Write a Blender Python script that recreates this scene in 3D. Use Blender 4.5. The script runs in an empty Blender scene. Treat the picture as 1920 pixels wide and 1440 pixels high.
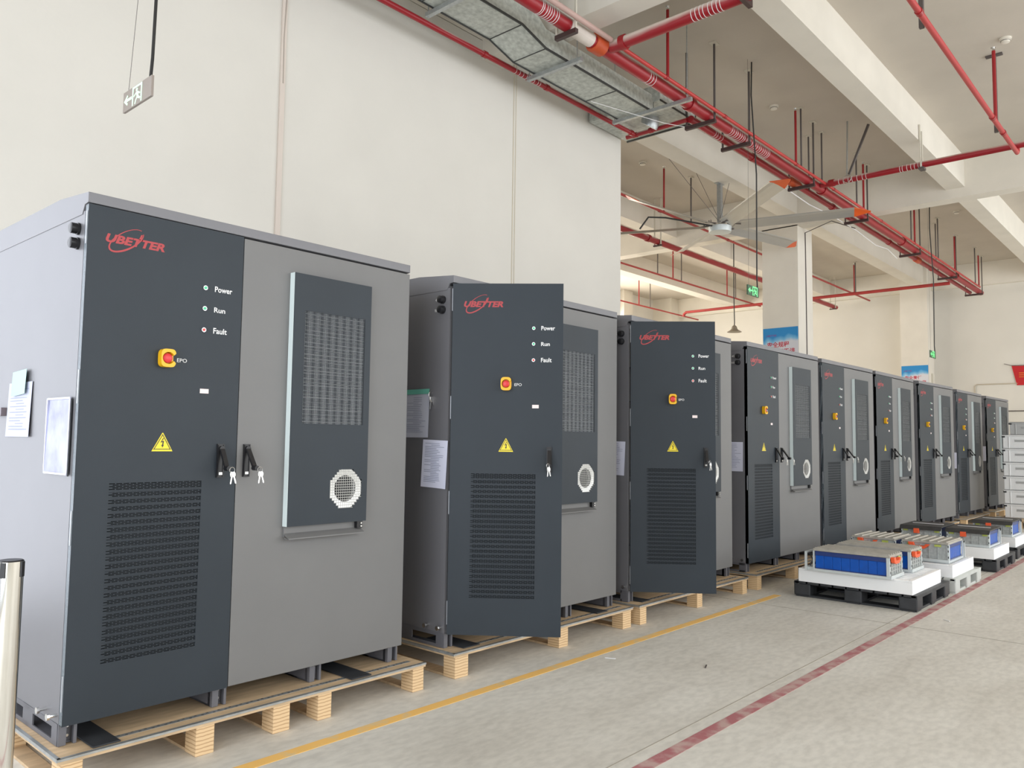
import bpy, bmesh, math, random
from mathutils import Vector, Matrix
from math import pi, sin, cos, radians, hypot
random.seed(7)
S = bpy.context.scene
C = S.collection

# ------------------------------------------------------------ camera, world, light
cam_d = bpy.data.cameras.new('camera'); cam = bpy.data.objects.new('camera', cam_d); C.objects.link(cam)
yaw, pit, rol = radians(41.94), radians(4.122), radians(.754)
Fv = Vector((cos(yaw), sin(yaw), 0)); Rv = Vector((sin(yaw), -cos(yaw), 0)); Uv = Vector((0, 0, 1))
F2 = Fv*cos(pit)+Uv*sin(pit); U2 = Uv*cos(pit)-Fv*sin(pit)
R3 = Rv*cos(rol)+U2*sin(rol); U3 = U2*cos(rol)-Rv*sin(rol)
m = Matrix((R3, U3, -F2)).transposed().to_4x4(); m.translation = Vector((0, 0, 1.40))
cam.matrix_world = m
cam_d.sensor_width = 36; cam_d.lens = 36*1484.4/1920; cam_d.clip_start = .02; cam_d.clip_end = 100
S.camera = cam

w = bpy.data.worlds.new('sky'); S.world = w; w.use_nodes = True
bg = w.node_tree.nodes['Background']; bg.inputs[0].default_value = (.86, .93, 1, 1); bg.inputs[1].default_value = 1.0

def area(name, loc, rot, sx, sy, power, col):
    d = bpy.data.lights.new(name, 'AREA'); d.shape = 'RECTANGLE'; d.size = sx; d.size_y = sy; d.energy = power; d.color = col
    o = bpy.data.objects.new(name, d); C.objects.link(o); o.location = loc; o.rotation_euler = rot; return o
# added side fill, then daylight through the roller door at the near end, the long window bands on both sides
area('added_side_fill', (-.62, 6.05, 2.25), (radians(-90), 0, 0), 3.2, 4.0, 135, (.86, .90, 1))  # added light in an unseen opening, brightens the first cabinet's side
area('daylight_entry', (-3.35, .5, 2.4), (0, radians(-90), 0), 4.4, 5.0, 280, (.88, .93, 1))
for x, pw in ((-.3, 120), (5.5, 330), (13.0, 380), (20.0, 360)):
    area('daylight_side', (x, -6.35, 3.3), (radians(90), 0, 0), 6.0, 4.8, pw, (.96, .98, 1))
for x in (13.5, 19.0):
    area('daylight_back', (x, 14.1, 4.1), (radians(-90), 0, 0), 4.6, 2.6, 400, (1, .91, .77))

S.view_settings.view_transform = 'Standard'; S.view_settings.look = 'None'
S.view_settings.gamma = 1; S.view_settings.use_curve_mapping = False
S.view_settings.exposure = 0.0
S.cycles.use_denoising = True
try: S.cycles.denoiser = 'OPENIMAGEDENOISE'
except Exception: pass
S.cycles.max_bounces = 8; S.cycles.diffuse_bounces = 5; S.cycles.glossy_bounces = 3
S.cycles.sample_clamp_indirect = 6

# ------------------------------------------------------------ materials
def srgb(r, g, b):
    f = lambda c: c/12.92 if c <= .04045 else ((c+.055)/1.055)**2.4
    return (f(r/255), f(g/255), f(b/255), 1)
MATS = {}
def mat(name, col, rough=.5, metal=0, noise=0, nscale=8, spec=None, emit=None, estr=0, bump=0, bscale=60, stretch=None, coat=0):
    if name in MATS: return MATS[name]
    mt = bpy.data.materials.new(name); mt.use_nodes = True; nt = mt.node_tree; b = nt.nodes['Principled BSDF']
    if len(col) == 3: col = (*col, 1)
    b.inputs['Base Color'].default_value = col; b.inputs['Roughness'].default_value = rough; b.inputs['Metallic'].default_value = metal
    if spec is not None: b.inputs['Specular IOR Level'].default_value = spec
    if coat: b.inputs['Coat Weight'].default_value = coat
    if emit: b.inputs['Emission Color'].default_value = emit; b.inputs['Emission Strength'].default_value = estr
    if noise or bump:
        tc = nt.nodes.new('ShaderNodeTexCoord'); mp = nt.nodes.new('ShaderNodeMapping')
        nt.links.new(tc.outputs['Object'], mp.inputs[0])
        if stretch: mp.inputs['Scale'].default_value = stretch
    if noise:
        n = nt.nodes.new('ShaderNodeTexNoise'); n.inputs['Scale'].default_value = nscale; n.inputs['Detail'].default_value = 5
        nt.links.new(mp.outputs[0], n.inputs['Vector'])
        r = nt.nodes.new('ShaderNodeValToRGB')
        r.color_ramp.elements[0].position = .3; r.color_ramp.elements[1].position = .7
        r.color_ramp.elements[0].color = tuple(c*(1-noise) for c in col[:3])+(1,)
        r.color_ramp.elements[1].color = tuple(min(1, c*(1+noise)) for c in col[:3])+(1,)
        nt.links.new(n.outputs['Fac'], r.inputs[0]); nt.links.new(r.outputs[0], b.inputs['Base Color'])
    if bump:
        n2 = nt.nodes.new('ShaderNodeTexNoise'); n2.inputs['Scale'].default_value = bscale; n2.inputs['Detail'].default_value = 4
        nt.links.new(mp.outputs[0], n2.inputs['Vector'])
        bp = nt.nodes.new('ShaderNodeBump'); bp.inputs['Strength'].default_value = bump; bp.inputs['Distance'].default_value = .01
        nt.links.new(n2.outputs['Fac'], bp.inputs['Height']); nt.links.new(bp.outputs[0], b.inputs['Normal'])
    MATS[name] = mt; return mt

M_wall = mat('cream_plaster', srgb(217, 214, 206), .85, noise=.03, nscale=1.2, bump=.08, bscale=40)
M_conc = mat('painted_concrete', srgb(224, 219, 208), .85, noise=.04, nscale=2.0, bump=.1, bscale=30)
M_grey = mat('grey_powder_coat', (.163, .162, .161), .5, noise=.03, nscale=3, bump=.06, bscale=400)
M_dark = mat('charcoal_powder_coat', (.023, .031, .040), .5, spec=.35, noise=.06, nscale=3, bump=.06, bscale=400)
M_grey_lit = mat('grey_powder_coat_lit', (.168, .167, .180), .42, noise=.03, nscale=3, bump=.06, bscale=400)  # same grey coat, made lighter and bluer to carry the daylight on the side
M_base = mat('base_steel', (.13, .13, .145), .45)
M_black = mat('black_plastic', (.012, .012, .014), .35)
M_blackr = mat('black_rubber', (.03, .033, .038), .6, noise=.2, nscale=12)
M_void = mat('dark_inside', (.012, .013, .015), .8)
M_hole = mat('vent_backing', (.006, .008, .010), .9)
M_mint = mat('pale_mint_strip', srgb(212, 224, 224), .4)
M_galv = mat('galvanised_steel', (.42, .44, .44), .35, .6, noise=.12, nscale=30)
M_chrome = mat('polished_chrome', (.82, .80, .75), .08, 1)
M_silver = mat('bright_zinc', (.75, .75, .74), .25, 1)
M_fin = mat('aluminium_fins', (.72, .74, .75), .4, .5)
M_red = mat('red_paint', srgb(150, 28, 34), .4)
M_white = mat('white_print', (.8, .8, .8), .5)
M_logo = mat('red_print', srgb(168, 58, 62), .5)
M_yel = mat('signal_yellow', srgb(235, 180, 20), .4)
M_ywarn = mat('warning_yellow', srgb(238, 215, 40), .4)
M_epo = mat('signal_red', srgb(215, 50, 55), .35)
M_green = mat('green_lens', srgb(60, 180, 130), .3, emit=srgb(60, 180, 130), estr=.15)
M_redl = mat('red_lens', srgb(200, 70, 65), .3, emit=srgb(200, 60, 55), estr=.1)
M_paper = mat('white_paper', srgb(226, 228, 246), .7)
M_ink = mat('grey_ink', srgb(150, 155, 180), .8)
M_mintp = mat('mint_paper', srgb(176, 210, 206), .7)
M_teal = mat('teal_paper', srgb(110, 190, 170), .7)
M_ply = mat('plywood', srgb(196, 170, 136), .7, noise=.16, nscale=5, stretch=(1.2, 7, 7))
M_foam = mat('white_foam', (.93, .94, .94), .8)
M_blue = mat('blue_film', srgb(0, 82, 178), .3, noise=.08, nscale=20)
M_navy = mat('navy_film', srgb(40, 60, 120), .35)
M_cell = mat('cell_plastic', srgb(176, 180, 178), .5, noise=.15, nscale=40)
M_clear = mat('milky_cover', srgb(172, 168, 158), .3, noise=.15, nscale=14)
M_bcov = mat('black_cover', (.045, .045, .045), .5, noise=.2, nscale=20)
M_alu = mat('pale_aluminium', srgb(205, 212, 212), .4, .2)
M_orange = mat('orange_plastic', srgb(240, 95, 50), .4)
M_lime = mat('lime_label', srgb(180, 190, 90), .5)
M_gpal = mat('grey_pallet_plastic', srgb(190, 194, 190), .6, noise=.05, nscale=10)
M_bpal = mat('black_pallet_plastic', (.028, .030, .034), .5, noise=.3, nscale=10)
M_crate = mat('crate_plastic', srgb(232, 234, 235), .5)
M_crate2 = mat('crate_plastic_grey', srgb(190, 191, 190), .5)
M_cable = mat('black_cable', (.02, .02, .02), .5)
M_brownsteel = mat('primer_steel', (.055, .03, .028), .5)
M_rod = mat('hanger_steel', (.10, .085, .08), .5)
M_whitesteel = mat('painted_strut', srgb(205, 200, 186), .6)
M_blade = mat('fan_aluminium', (.50, .49, .46), .35, .5)
M_tip = mat('orange_tip', srgb(225, 95, 35), .4)
M_exit = mat('exit_panel', srgb(150, 140, 132), .45)
M_exitg = mat('exit_panel_green', srgb(60, 95, 70), .45)
M_glow = mat('glow_print', srgb(205, 240, 215), .5, emit=srgb(190, 245, 205), estr=.55)
M_glowg = mat('glow_green', srgb(120, 235, 150), .5, emit=srgb(100, 240, 130), estr=.9)
M_banner = mat('red_cloth', srgb(190, 28, 38), .7)
M_gold = mat('gold_print', srgb(222, 120, 40), .6)
M_redtxt = mat('crimson_print', srgb(190, 30, 60), .6)

def wood():
    mt = bpy.data.materials.new('laminated_wood'); mt.use_nodes = True; nt = mt.node_tree; b = nt.nodes['Principled BSDF']
    tc = nt.nodes.new('ShaderNodeTexCoord'); sp = nt.nodes.new('ShaderNodeSeparateXYZ'); nt.links.new(tc.outputs['Object'], sp.inputs[0])
    wv = nt.nodes.new('ShaderNodeTexWave'); wv.wave_type = 'BANDS'; wv.bands_direction = 'Z'; wv.inputs['Scale'].default_value = 19; wv.inputs['Distortion'].default_value = 2.2; wv.inputs['Detail'].default_value = 2
    nt.links.new(tc.outputs['Object'], wv.inputs['Vector'])
    r = nt.nodes.new('ShaderNodeValToRGB'); e = r.color_ramp.elements
    e[0].position = .0; e[0].color = srgb(184, 148, 108); e[1].position = .35; e[1].color = srgb(222, 192, 150)
    nt.links.new(wv.outputs['Fac'], r.inputs[0]); nt.links.new(r.outputs[0], b.inputs['Base Color']); b.inputs['Roughness'].default_value = .7
    return mt
M_lvl = wood()

def floor_mat():
    mt = bpy.data.materials.new('worn_concrete'); mt.use_nodes = True; nt = mt.node_tree; b = nt.nodes['Principled BSDF']; L = nt.links.new
    tc = nt.nodes.new('ShaderNodeTexCoord')
    def noise(sc, det, stretch=(1, 1, 1)):
        mp = nt.nodes.new('ShaderNodeMapping'); mp.inputs['Scale'].default_value = stretch; L(tc.outputs['Object'], mp.inputs[0])
        n = nt.nodes.new('ShaderNodeTexNoise'); n.inputs['Scale'].default_value = sc; n.inputs['Detail'].default_value = det; L(mp.outputs[0], n.inputs['Vector']); return n
    n1 = noise(.9, 6, (1, 1.6, 1)); n2 = noise(14, 7, (1, 2.0, 1)); n3 = noise(2.2, 8, (.6, 2.5, 1))
    r = nt.nodes.new('ShaderNodeValToRGB'); e = r.color_ramp.elements
    e[0].position = .32; e[0].color = srgb(208, 204, 195); e[1].position = .68; e[1].color = srgb(222, 219, 211)
    L(n1.outputs['Fac'], r.inputs[0])
    r2 = nt.nodes.new('ShaderNodeValToRGB'); e = r2.color_ramp.elements
    e[0].position = .36; e[0].color = (.91, .91, .90, 1); e[1].position = .62; e[1].color = (1.04, 1.04, 1.03, 1)
    L(n2.outputs['Fac'], r2.inputs[0])
    r3 = nt.nodes.new('ShaderNodeValToRGB'); e = r3.color_ramp.elements
    e[0].position = .34; e[0].color = (.92, .915, .91, 1); e[1].position = .5; e[1].color = (1, 1, 1, 1)
    L(n3.outputs['Fac'], r3.inputs[0])
    def mul(a, c):
        mx = nt.nodes.new('ShaderNodeMix'); mx.data_type = 'RGBA'; mx.blend_type = 'MULTIPLY'; mx.inputs[0].default_value = 1
        L(a, mx.inputs[6]); L(c, mx.inputs[7]); return mx.outputs[2]
    col = mul(mul(r.outputs[0], r2.outputs[0]), r3.outputs[0])
    L(col, b.inputs['Base Color'])
    b.inputs['Roughness'].default_value = .55; b.inputs['Specular IOR Level'].default_value = .35
    bp = nt.nodes.new('ShaderNodeBump'); bp.inputs['Strength'].default_value = .15; bp.inputs['Distance'].default_value = .01
    L(n2.outputs['Fac'], bp.inputs['Height']); L(bp.outputs[0], b.inputs['Normal'])
    return mt
M_floor = floor_mat()

def line_mat(name, col, under, thr):
    mt = bpy.data.materials.new(name); mt.use_nodes = True; nt = mt.node_tree; b = nt.nodes['Principled BSDF']; L = nt.links.new
    tc = nt.nodes.new('ShaderNodeTexCoord'); n = nt.nodes.new('ShaderNodeTexNoise'); n.inputs['Scale'].default_value = 9; n.inputs['Detail'].default_value = 8
    L(tc.outputs['Object'], n.inputs['Vector']); r = nt.nodes.new('ShaderNodeValToRGB'); e = r.color_ramp.elements
    e[0].position = thr; e[0].color = under; e[1].position = thr+.16; e[1].color = col
    L(n.outputs['Fac'], r.inputs[0]); L(r.outputs[0], b.inputs['Base Color']); b.inputs['Roughness'].default_value = .6
    return mt
M_yline = line_mat('worn_yellow_paint', srgb(248, 198, 112), srgb(228, 200, 150), .34)
M_rline = line_mat('worn_red_paint', srgb(172, 108, 112), srgb(190, 160, 154), .42)

def dusty(name, col, dust, amp=2.0, off=-1.25):
    """paint with settled dust and overspray on the upward facing side"""
    mt = bpy.data.materials.new(name); mt.use_nodes = True; nt = mt.node_tree; b = nt.nodes['Principled BSDF']; L = nt.links.new
    g = nt.nodes.new('ShaderNodeNewGeometry'); sp = nt.nodes.new('ShaderNodeSeparateXYZ'); L(g.outputs['Normal'], sp.inputs[0])
    tc = nt.nodes.new('ShaderNodeTexCoord'); n = nt.nodes.new('ShaderNodeTexNoise'); n.inputs['Scale'].default_value = 1.3; n.inputs['Detail'].default_value = 3
    L(tc.outputs['Object'], n.inputs['Vector'])
    a = nt.nodes.new('ShaderNodeMath'); a.operation = 'MULTIPLY_ADD'; a.inputs[1].default_value = amp; a.inputs[2].default_value = off
    L(n.outputs['Fac'], a.inputs[0])
    s = nt.nodes.new('ShaderNodeMath'); s.operation = 'ADD'; L(sp.outputs['Z'], s.inputs[0]); L(a.outputs[0], s.inputs[1])
    mr = nt.nodes.new('ShaderNodeMapRange'); mr.inputs[1].default_value = -.15; mr.inputs[2].default_value = .62; L(s.outputs[0], mr.inputs[0])
    mx = nt.nodes.new('ShaderNodeMix'); mx.data_type = 'RGBA'; mx.inputs[6].default_value = col; mx.inputs[7].default_value = dust
    L(mr.outputs[0], mx.inputs[0]); L(mx.outputs[2], b.inputs['Base Color']); b.inputs['Roughness'].default_value = .42
    return mt
M_pipe = dusty('red_pipe_paint', srgb(150, 26, 36), srgb(205, 188, 178))
M_pipex = dusty('dusty_pipe_paint', srgb(150, 26, 36), srgb(215, 200, 190), 1.6, -.55)
M_pipe2 = mat('dull_red_pipe', srgb(160, 50, 48), .45, noise=.08, nscale=4)

def poster_mat():
    mt = bpy.data.materials.new('poster_print'); mt.use_nodes = True; nt = mt.node_tree; b = nt.nodes['Principled BSDF']; L = nt.links.new
    tc = nt.nodes.new('ShaderNodeTexCoord'); sp = nt.nodes.new('ShaderNodeSeparateXYZ'); L(tc.outputs['Generated'], sp.inputs[0])
    n = nt.nodes.new('ShaderNodeTexNoise'); n.inputs['Scale'].default_value = 2.2; n.inputs['Detail'].default_value = 2
    L(tc.outputs['Generated'], n.inputs['Vector'])
    a = nt.nodes.new('ShaderNodeMath'); a.operation = 'MULTIPLY_ADD'; a.inputs[1].default_value = .35; L(n.outputs['Fac'], a.inputs[0]); L(sp.outputs['Z'], a.inputs[2])
    r = nt.nodes.new('ShaderNodeValToRGB'); e = r.color_ramp.elements
    e[0].position = .86; e[0].color = srgb(214, 216, 224); e[1].position = 1.0; e[1].color = srgb(40, 140, 205)
    x = r.color_ramp.elements.new(.93); x.color = srgb(120, 185, 225)
    L(a.outputs[0], r.inputs[0]); L(r.outputs[0], b.inputs['Base Color']); b.inputs['Roughness'].default_value = .5
    return mt
M_poster = poster_mat()

# ------------------------------------------------------------ mesh helpers
class MB:
    def __init__(s): s.v = []; s.f = []
    def box(s, x0, x1, y0, y1, z0, z1):
        n = len(s.v)
        s.v += [(x0, y0, z0), (x1, y0, z0), (x1, y1, z0), (x0, y1, z0), (x0, y0, z1), (x1, y0, z1), (x1, y1, z1), (x0, y1, z1)]
        s.f += [tuple(n+i for i in q) for q in ((0, 3, 2, 1), (4, 5, 6, 7), (0, 1, 5, 4), (1, 2, 6, 5), (2, 3, 7, 6), (3, 0, 4, 7))]
        return s
    def obox(s, p0, p1, w_, h_, up=(0, 0, 1)):
        """bar from p0 to p1 with width w_ and height h_"""
        a = Vector(p0); b_ = Vector(p1); d = (b_-a).normalized(); u = Vector(up); r = d.cross(u)
        if r.length < 1e-5: r = d.cross(Vector((1, 0, 0)))
        r.normalize(); u = r.cross(d).normalized(); n = len(s.v)
        for p in (a, b_):
            for sx, sy in ((-1, -1), (1, -1), (1, 1), (-1, 1)): s.v.append(tuple(p+r*sx*w_/2+u*sy*h_/2))
        s.f += [tuple(n+i for i in q) for q in ((0, 1, 2, 3), (7, 6, 5, 4), (0, 4, 5, 1), (1, 5, 6, 2), (2, 6, 7, 3), (3, 7, 4, 0))]
        return s
    def quad(s, *p):
        n = len(s.v); s.v += [tuple(q) for q in p]; s.f.append(tuple(range(n, n+len(p)))); return s
    def tube(s, pts, r, n=12, cap=True, rs=None):
        P = [Vector(p) for p in pts]; k = len(P); base = len(s.v); prev = None
        for i, p in enumerate(P):
            if i == 0: d = P[1]-P[0]
            elif i == k-1: d = P[-1]-P[-2]
            else: d = (P[i]-P[i-1]).normalized()+(P[i+1]-P[i]).normalized()
            d.normalize()
            if prev is None:
                u = Vector((0, 0, 1)) if abs(d.z) < .9 else Vector((1, 0, 0)); a = d.cross(u).normalized()
            else: a = (prev-d*prev.dot(d)).normalized()
            prev = a; b_ = d.cross(a); rr = rs[i] if rs else r
            for j in range(n):
                t = 2*pi*j/n; s.v.append(tuple(p+a*cos(t)*rr+b_*sin(t)*rr))
        for i in range(k-1):
            for j in range(n):
                j2 = (j+1) % n; s.f.append((base+i*n+j, base+i*n+j2, base+(i+1)*n+j2, base+(i+1)*n+j))
        if cap:
            s.f.append(tuple(base+j for j in range(n))[::-1]); s.f.append(tuple(base+(k-1)*n+j for j in range(n)))
        return s
    def prism(s, poly, fn, d0, d1):
        """poly: 2d points, fn(a,b,d)->xyz"""
        n = len(s.v); k = len(poly)
        s.v += [tuple(fn(a, b_, d0)) for a, b_ in poly]+[tuple(fn(a, b_, d1)) for a, b_ in poly]
        s.f.append(tuple(range(n, n+k))); s.f.append(tuple(range(n+2*k-1, n+k-1, -1)))
        for i in range(k): s.f.append((n+i, n+k+i, n+k+(i+1) % k, n+(i+1) % k))
        return s
    def add(s, vs, fs):
        n = len(s.v); s.v += [tuple(v) for v in vs]; s.f += [tuple(i+n for i in f) for f in fs]; return s
    def build(s, name, mt, parent=None, smooth=False, bevel=0, loc=None, seg=2):
        me = bpy.data.meshes.new(name); me.from_pydata(s.v, [], s.f); me.validate()
        bm = bmesh.new(); bm.from_mesh(me); bmesh.ops.recalc_face_normals(bm, faces=bm.faces)
        if bevel:
            ed = [e for e in bm.edges if len(e.link_faces) == 2 and e.calc_face_angle(0) > .5]
            try: bmesh.ops.bevel(bm, geom=ed, offset=bevel, segments=seg, affect='EDGES', profile=.7, clamp_overlap=True)
            except Exception: pass
        bm.to_mesh(me); bm.free()
        me.materials.append(mt)
        if smooth:
            for p in me.polygons: p.use_smooth = True
            try: me.set_sharp_from_angle(angle=radians(35))
            except Exception: pass
        o = bpy.data.objects.new(name, me); C.objects.link(o)
        if parent is not None: o.parent = parent
        if loc: o.location = loc
        return o

def tag(o, label=None, cat=None, group=None, kind=None):
    if label: o['label'] = label
    if cat: o['category'] = cat
    if group: o['group'] = group
    if kind: o['kind'] = kind
    return o
def empty(name, loc=(0, 0, 0), rz=0, parent=None):
    o = bpy.data.objects.new(name, None); C.objects.link(o); o.location = loc; o.rotation_euler = (0, 0, rz); o.empty_display_size = .1
    if parent is not None: o.parent = parent
    return o
KIDS = lambda o: [c for c in C.objects if c.parent == o]
def copy_tree(o, parent=None):
    c = o.copy(); C.objects.link(c); c.parent = parent
    for ch in KIDS(o): copy_tree(ch, c)
    return c
def struct(name, mb, mt, **k): return tag(mb.build(name, mt, **k), kind='structure')

_tc = {}
def text_geo(body, size, bold=0, shear=0, align='LEFT'):
    key = (body, size, bold, shear, align)
    if key in _tc: return _tc[key]
    cu = bpy.data.curves.new('t', 'FONT'); cu.body = body; cu.size = size; cu.offset = bold; cu.shear = shear; cu.align_x = align
    cu.resolution_u = 3; cu.fill_mode = 'FRONT'; cu.dimensions = '2D'
    o = bpy.data.objects.new('t', cu); C.objects.link(o)
    bpy.context.view_layer.update()
    me = bpy.data.meshes.new_from_object(o.evaluated_get(bpy.context.evaluated_depsgraph_get()))
    vs = [(v.co.x, v.co.y) for v in me.vertices]; fs = [tuple(p.vertices) for p in me.polygons]
    bpy.data.objects.remove(o); bpy.data.curves.remove(cu); bpy.data.meshes.remove(me)
    _tc[key] = (vs, fs); return vs, fs
def put_text(mb, body, size, fn, bold=0, shear=0, width=None, height=None, align='LEFT'):
    vs, fs = text_geo(body, size, bold, shear, align)
    if not vs: return mb
    x0 = min(v[0] for v in vs); x1 = max(v[0] for v in vs); y0 = min(v[1] for v in vs); y1 = max(v[1] for v in vs)
    sx = width/(x1-x0) if width else 1; sy = height/(y1-y0) if height else (sx if width else 1)
    return mb.add([fn((x-x0)*sx, (y-y0)*sy) for x, y in vs], fs)

# ------------------------------------------------------------ the room
ZS = 6.22        # slab underside
XF = 23.5        # far wall
struct('floor', MB().box(-3.8, XF+.2, -6.8, 14.6, -.12, 0), M_floor)
struct('ceiling', MB().box(-3.8, XF+.2, -6.8, 14.6, ZS, ZS+.2), mat('ceiling_paint', srgb(196, 188, 176), .85, noise=.04, nscale=1.5, bump=.1, bscale=30))
mb = MB(); mb.box(-3.8, -2.3, 5.84, 6.12, 0, 5.74); mb.box(-2.3, 1.05, 5.84, 6.12, 4.3, 5.74); mb.box(1.05, 8.61, 5.84, 6.12, 0, 5.74)  # unseen opening added in the wall for the side fill
struct('wall_left', mb, M_wall)
mb = MB().box(XF, XF+.2, -6.8, 14.6, 0, ZS)
struct('wall_far', mb, M_wall)
# back wall with a band of windows
def banded(x0, x1, y0, y1, z0, z1, opens, zt):
    b_ = MB(); b_.box(x0, x1, y0, y1, 0, z0); b_.box(x0, x1, y0, y1, z1, zt); xs = [x0]
    for a, c in opens: xs += [a, c]
    xs.append(x1)
    for i in range(0, len(xs), 2):
        if xs[i+1] > xs[i]: b_.box(xs[i], xs[i+1], y0, y1, z0, z1)
    return b_
bo = [(2.5, 8.5), (11, 16), (16.6, 21.6)]
struct('wall_back', banded(-3.8, XF, 14.2, 14.4, 2.6, 5.55, bo, ZS), M_wall)
fo = [(-3.2, .6), (2.4, 8.6), (9.9, 16.1), (16.9, 23.1)]
struct('wall_front', banded(-3.8, XF, -6.7, -6.5, 1.2, 5.8, fo, ZS), M_wall)
mb = MB(); mb.box(-3.8, -3.6, -6.5, -2.9, 0, ZS); mb.box(-3.8, -3.6, 5.3, 5.84, 0, ZS); mb.box(-3.8, -3.6, -2.9, 5.3, 4.7, ZS)
struct('wall_entry', mb, M_wall)
n_ = 0
for (a, c), y, z0, z1 in [(q, 14.3, 2.6, 5.55) for q in bo]+[(q, -6.6, 1.2, 5.8) for q in fo]:
    n_ += 1; b_ = MB()
    k = 4
    for i in range(k+1):
        x = a+(c-a)*i/k; x = min(max(x, a+.03), c-.03); b_.box(x-.03, x+.03, y-.03, y+.03, z0, z1)
    for z in (z0+.03, (z0+z1)/2, z1-.03): b_.box(a, c, y-.03, y+.03, z-.03, z+.03)
    struct('window_%d' % n_, b_, M_alu)
# beams running along the hall
def bx(name, *a, mt=M_conc): return struct(name, MB().box(*a), mt)
ti = [0]
def trim(*a, mt=M_conc):
    ti[0] += 1; return bx('trim_%d' % ti[0], *a, mt=mt)
trim(-3.6, XF, 3.03, 3.31, 5.69, ZS)          # beam over the pipes
trim(-3.6, XF, 5.84, 6.17, 5.75, ZS)          # beam on top of the long wall
trim(-3.6, XF, 8.42, 8.72, 5.72, ZS)
trim(-3.6, XF, 11.1, 11.45, 5.72, ZS)
for x in (-3.6, 5.95, 14.5):                # cross beams
    trim(x, x+.30, -6.5, 14.2, 5.53, ZS)
trim(XF-.16, XF, -6.5, 14.2, 5.62, ZS)
# columns
trim(14.5, 15.2, 5.84, 6.54, 0, 5.55)
trim(22.95, XF, 5.76, 6.44, 0, ZS)
trim(14.5, 15.1, 13.6, 14.2, 0, ZS)
trim(22.9, XF, 13.5, 14.2, 0, ZS)
trim(20.7, 21.2, 13.9, 14.2, 0, ZS)
# joint strips on the long wall
trim(3.50, 3.545, 5.822, 5.84, 0, 5.7, mt=mat('pinkish_filler', srgb(214, 203, 193), .8))
trim(6.46, 6.472, 5.834, 5.84, 0, 5.7, mt=mat('joint_filler', srgb(205, 197, 180), .8))
trim(6.50, 6.508, 5.834, 5.84, 0, 5.7, mt=MATS['joint_filler'])
# saw cuts in the floor
M_cut = mat('saw_cut', srgb(168, 162, 150), .9)
trim(-3.6, XF, 2.030, 2.037, 0, .0012, mt=M_cut)
trim(6.75, 6.759, -6.5, 5.8, 0, .0012, mt=M_cut)
trim(11.4, 11.412, -6.5, 5.8, 0, .0012, mt=M_cut)

# painted floor lines
tag(MB().box(-3.5, 7.25, 3.118, 3.185, .0002, .0018).build('floor_line', M_yline), 'long yellow painted line on the concrete floor in front of the cabinets', 'floor marking')
tag(MB().box(-3.5, 23, 1.885, 1.955, .0002, .0018).build('floor_line', M_rline), 'faded red painted line on the concrete floor beside the battery pallets', 'floor marking')

# ------------------------------------------------------------ cabinets
PZ = .148          # deck top
W_, D_ = 1.775, 1.20
zz = lambda z: z-PZ
def fr(y=0):       # map (x,z) on a door front, y = distance in front
    return lambda a, b_: (a, -y, b_)
def logo_mb(x, z, wid, y):
    b_ = MB(); h_ = wid*.145
    put_text(b_, 'UBETTER', 1, lambda a, c: (x+a+.10*c, -y, z+c), bold=.045, shear=.18, width=wid*.985, height=h_)
    # taller middle stroke of the first T
    b_.quad((x+wid*.535, -y, z+h_*.9), (x+wid*.575, -y, z+h_*.9), (x+wid*.60, -y, z+h_*1.55), (x+wid*.575, -y, z+h_*1.55))
    cx_, cz_ = x+wid*.335, z+h_*.52; A, B_ = wid*.335, wid*.145; th = radians(36); n = 56; outer = []; inner = []
    for i in range(n+1):
        t = radians(12)+2*pi*(i/n)*.93
        tw = wid*(.011+.022*(.5-.5*cos(t-radians(40)))*1.0)
        def pt(A_, B2):
            u, v = A_*cos(t), B2*sin(t); return (cx_+u*cos(th)-v*sin(th), -y-.0003, cz_+u*sin(th)+v*cos(th))
        outer.append(pt(A, B_)); inner.append(pt(A-tw, B_-tw))
    for i in range(n): b_.quad(outer[i], outer[i+1], inner[i+1], inner[i])
    return b_

def door_with_hole(x0, x1, z0, z1, hx0, hx1, hz0, hz1, t=.03):
    b_ = MB(); b_.box(x0, hx0, 0, t, z0, z1); b_.box(hx1, x1, 0, t, z0, z1); b_.box(hx0, hx1, 0, t, z0, hz0); b_.box(hx0, hx1, 0, t, hz1, z1)
    # weld to one flush sheet: rebuild front as ring of quads
    b2 = MB(); X = [x0, hx0, hx1, x1]; Z = [z0, hz0, hz1, z1]
    idx = {}
    for k, y in enumerate((0, t)):
        for i, x in enumerate(X):
            for j, z in enumerate(Z): idx[k, i, j] = len(b2.v); b2.v.append((x, y, z))
    for k in (0, 1):
        for i in range(3):
            for j in range(3):
                if i == 1 and j == 1: continue
                b2.f.append((idx[k, i, j], idx[k, i+1, j], idx[k, i+1, j+1], idx[k, i, j+1]))
    for i in range(3):
        for j in (0, 3): b2.f.append((idx[0, i, j], idx[1, i, j], idx[1, i+1, j], idx[0, i+1, j]))
        for j in (0, 3): b2.f.append((idx[0, j, i], idx[1, j, i], idx[1, j, i+1], idx[0, j, i+1]))
    b2.f += [(idx[0, 1, 1], idx[1, 1, 1], idx[1, 2, 1], idx[0, 2, 1]), (idx[0, 1, 2], idx[1, 1, 2], idx[1, 2, 2], idx[0, 2, 2]),
             (idx[0, 1, 1], idx[1, 1, 1], idx[1, 1, 2], idx[0, 1, 2]), (idx[0, 2, 1], idx[1, 2, 1], idx[1, 2, 2], idx[0, 2, 2])]
    return b2

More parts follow.
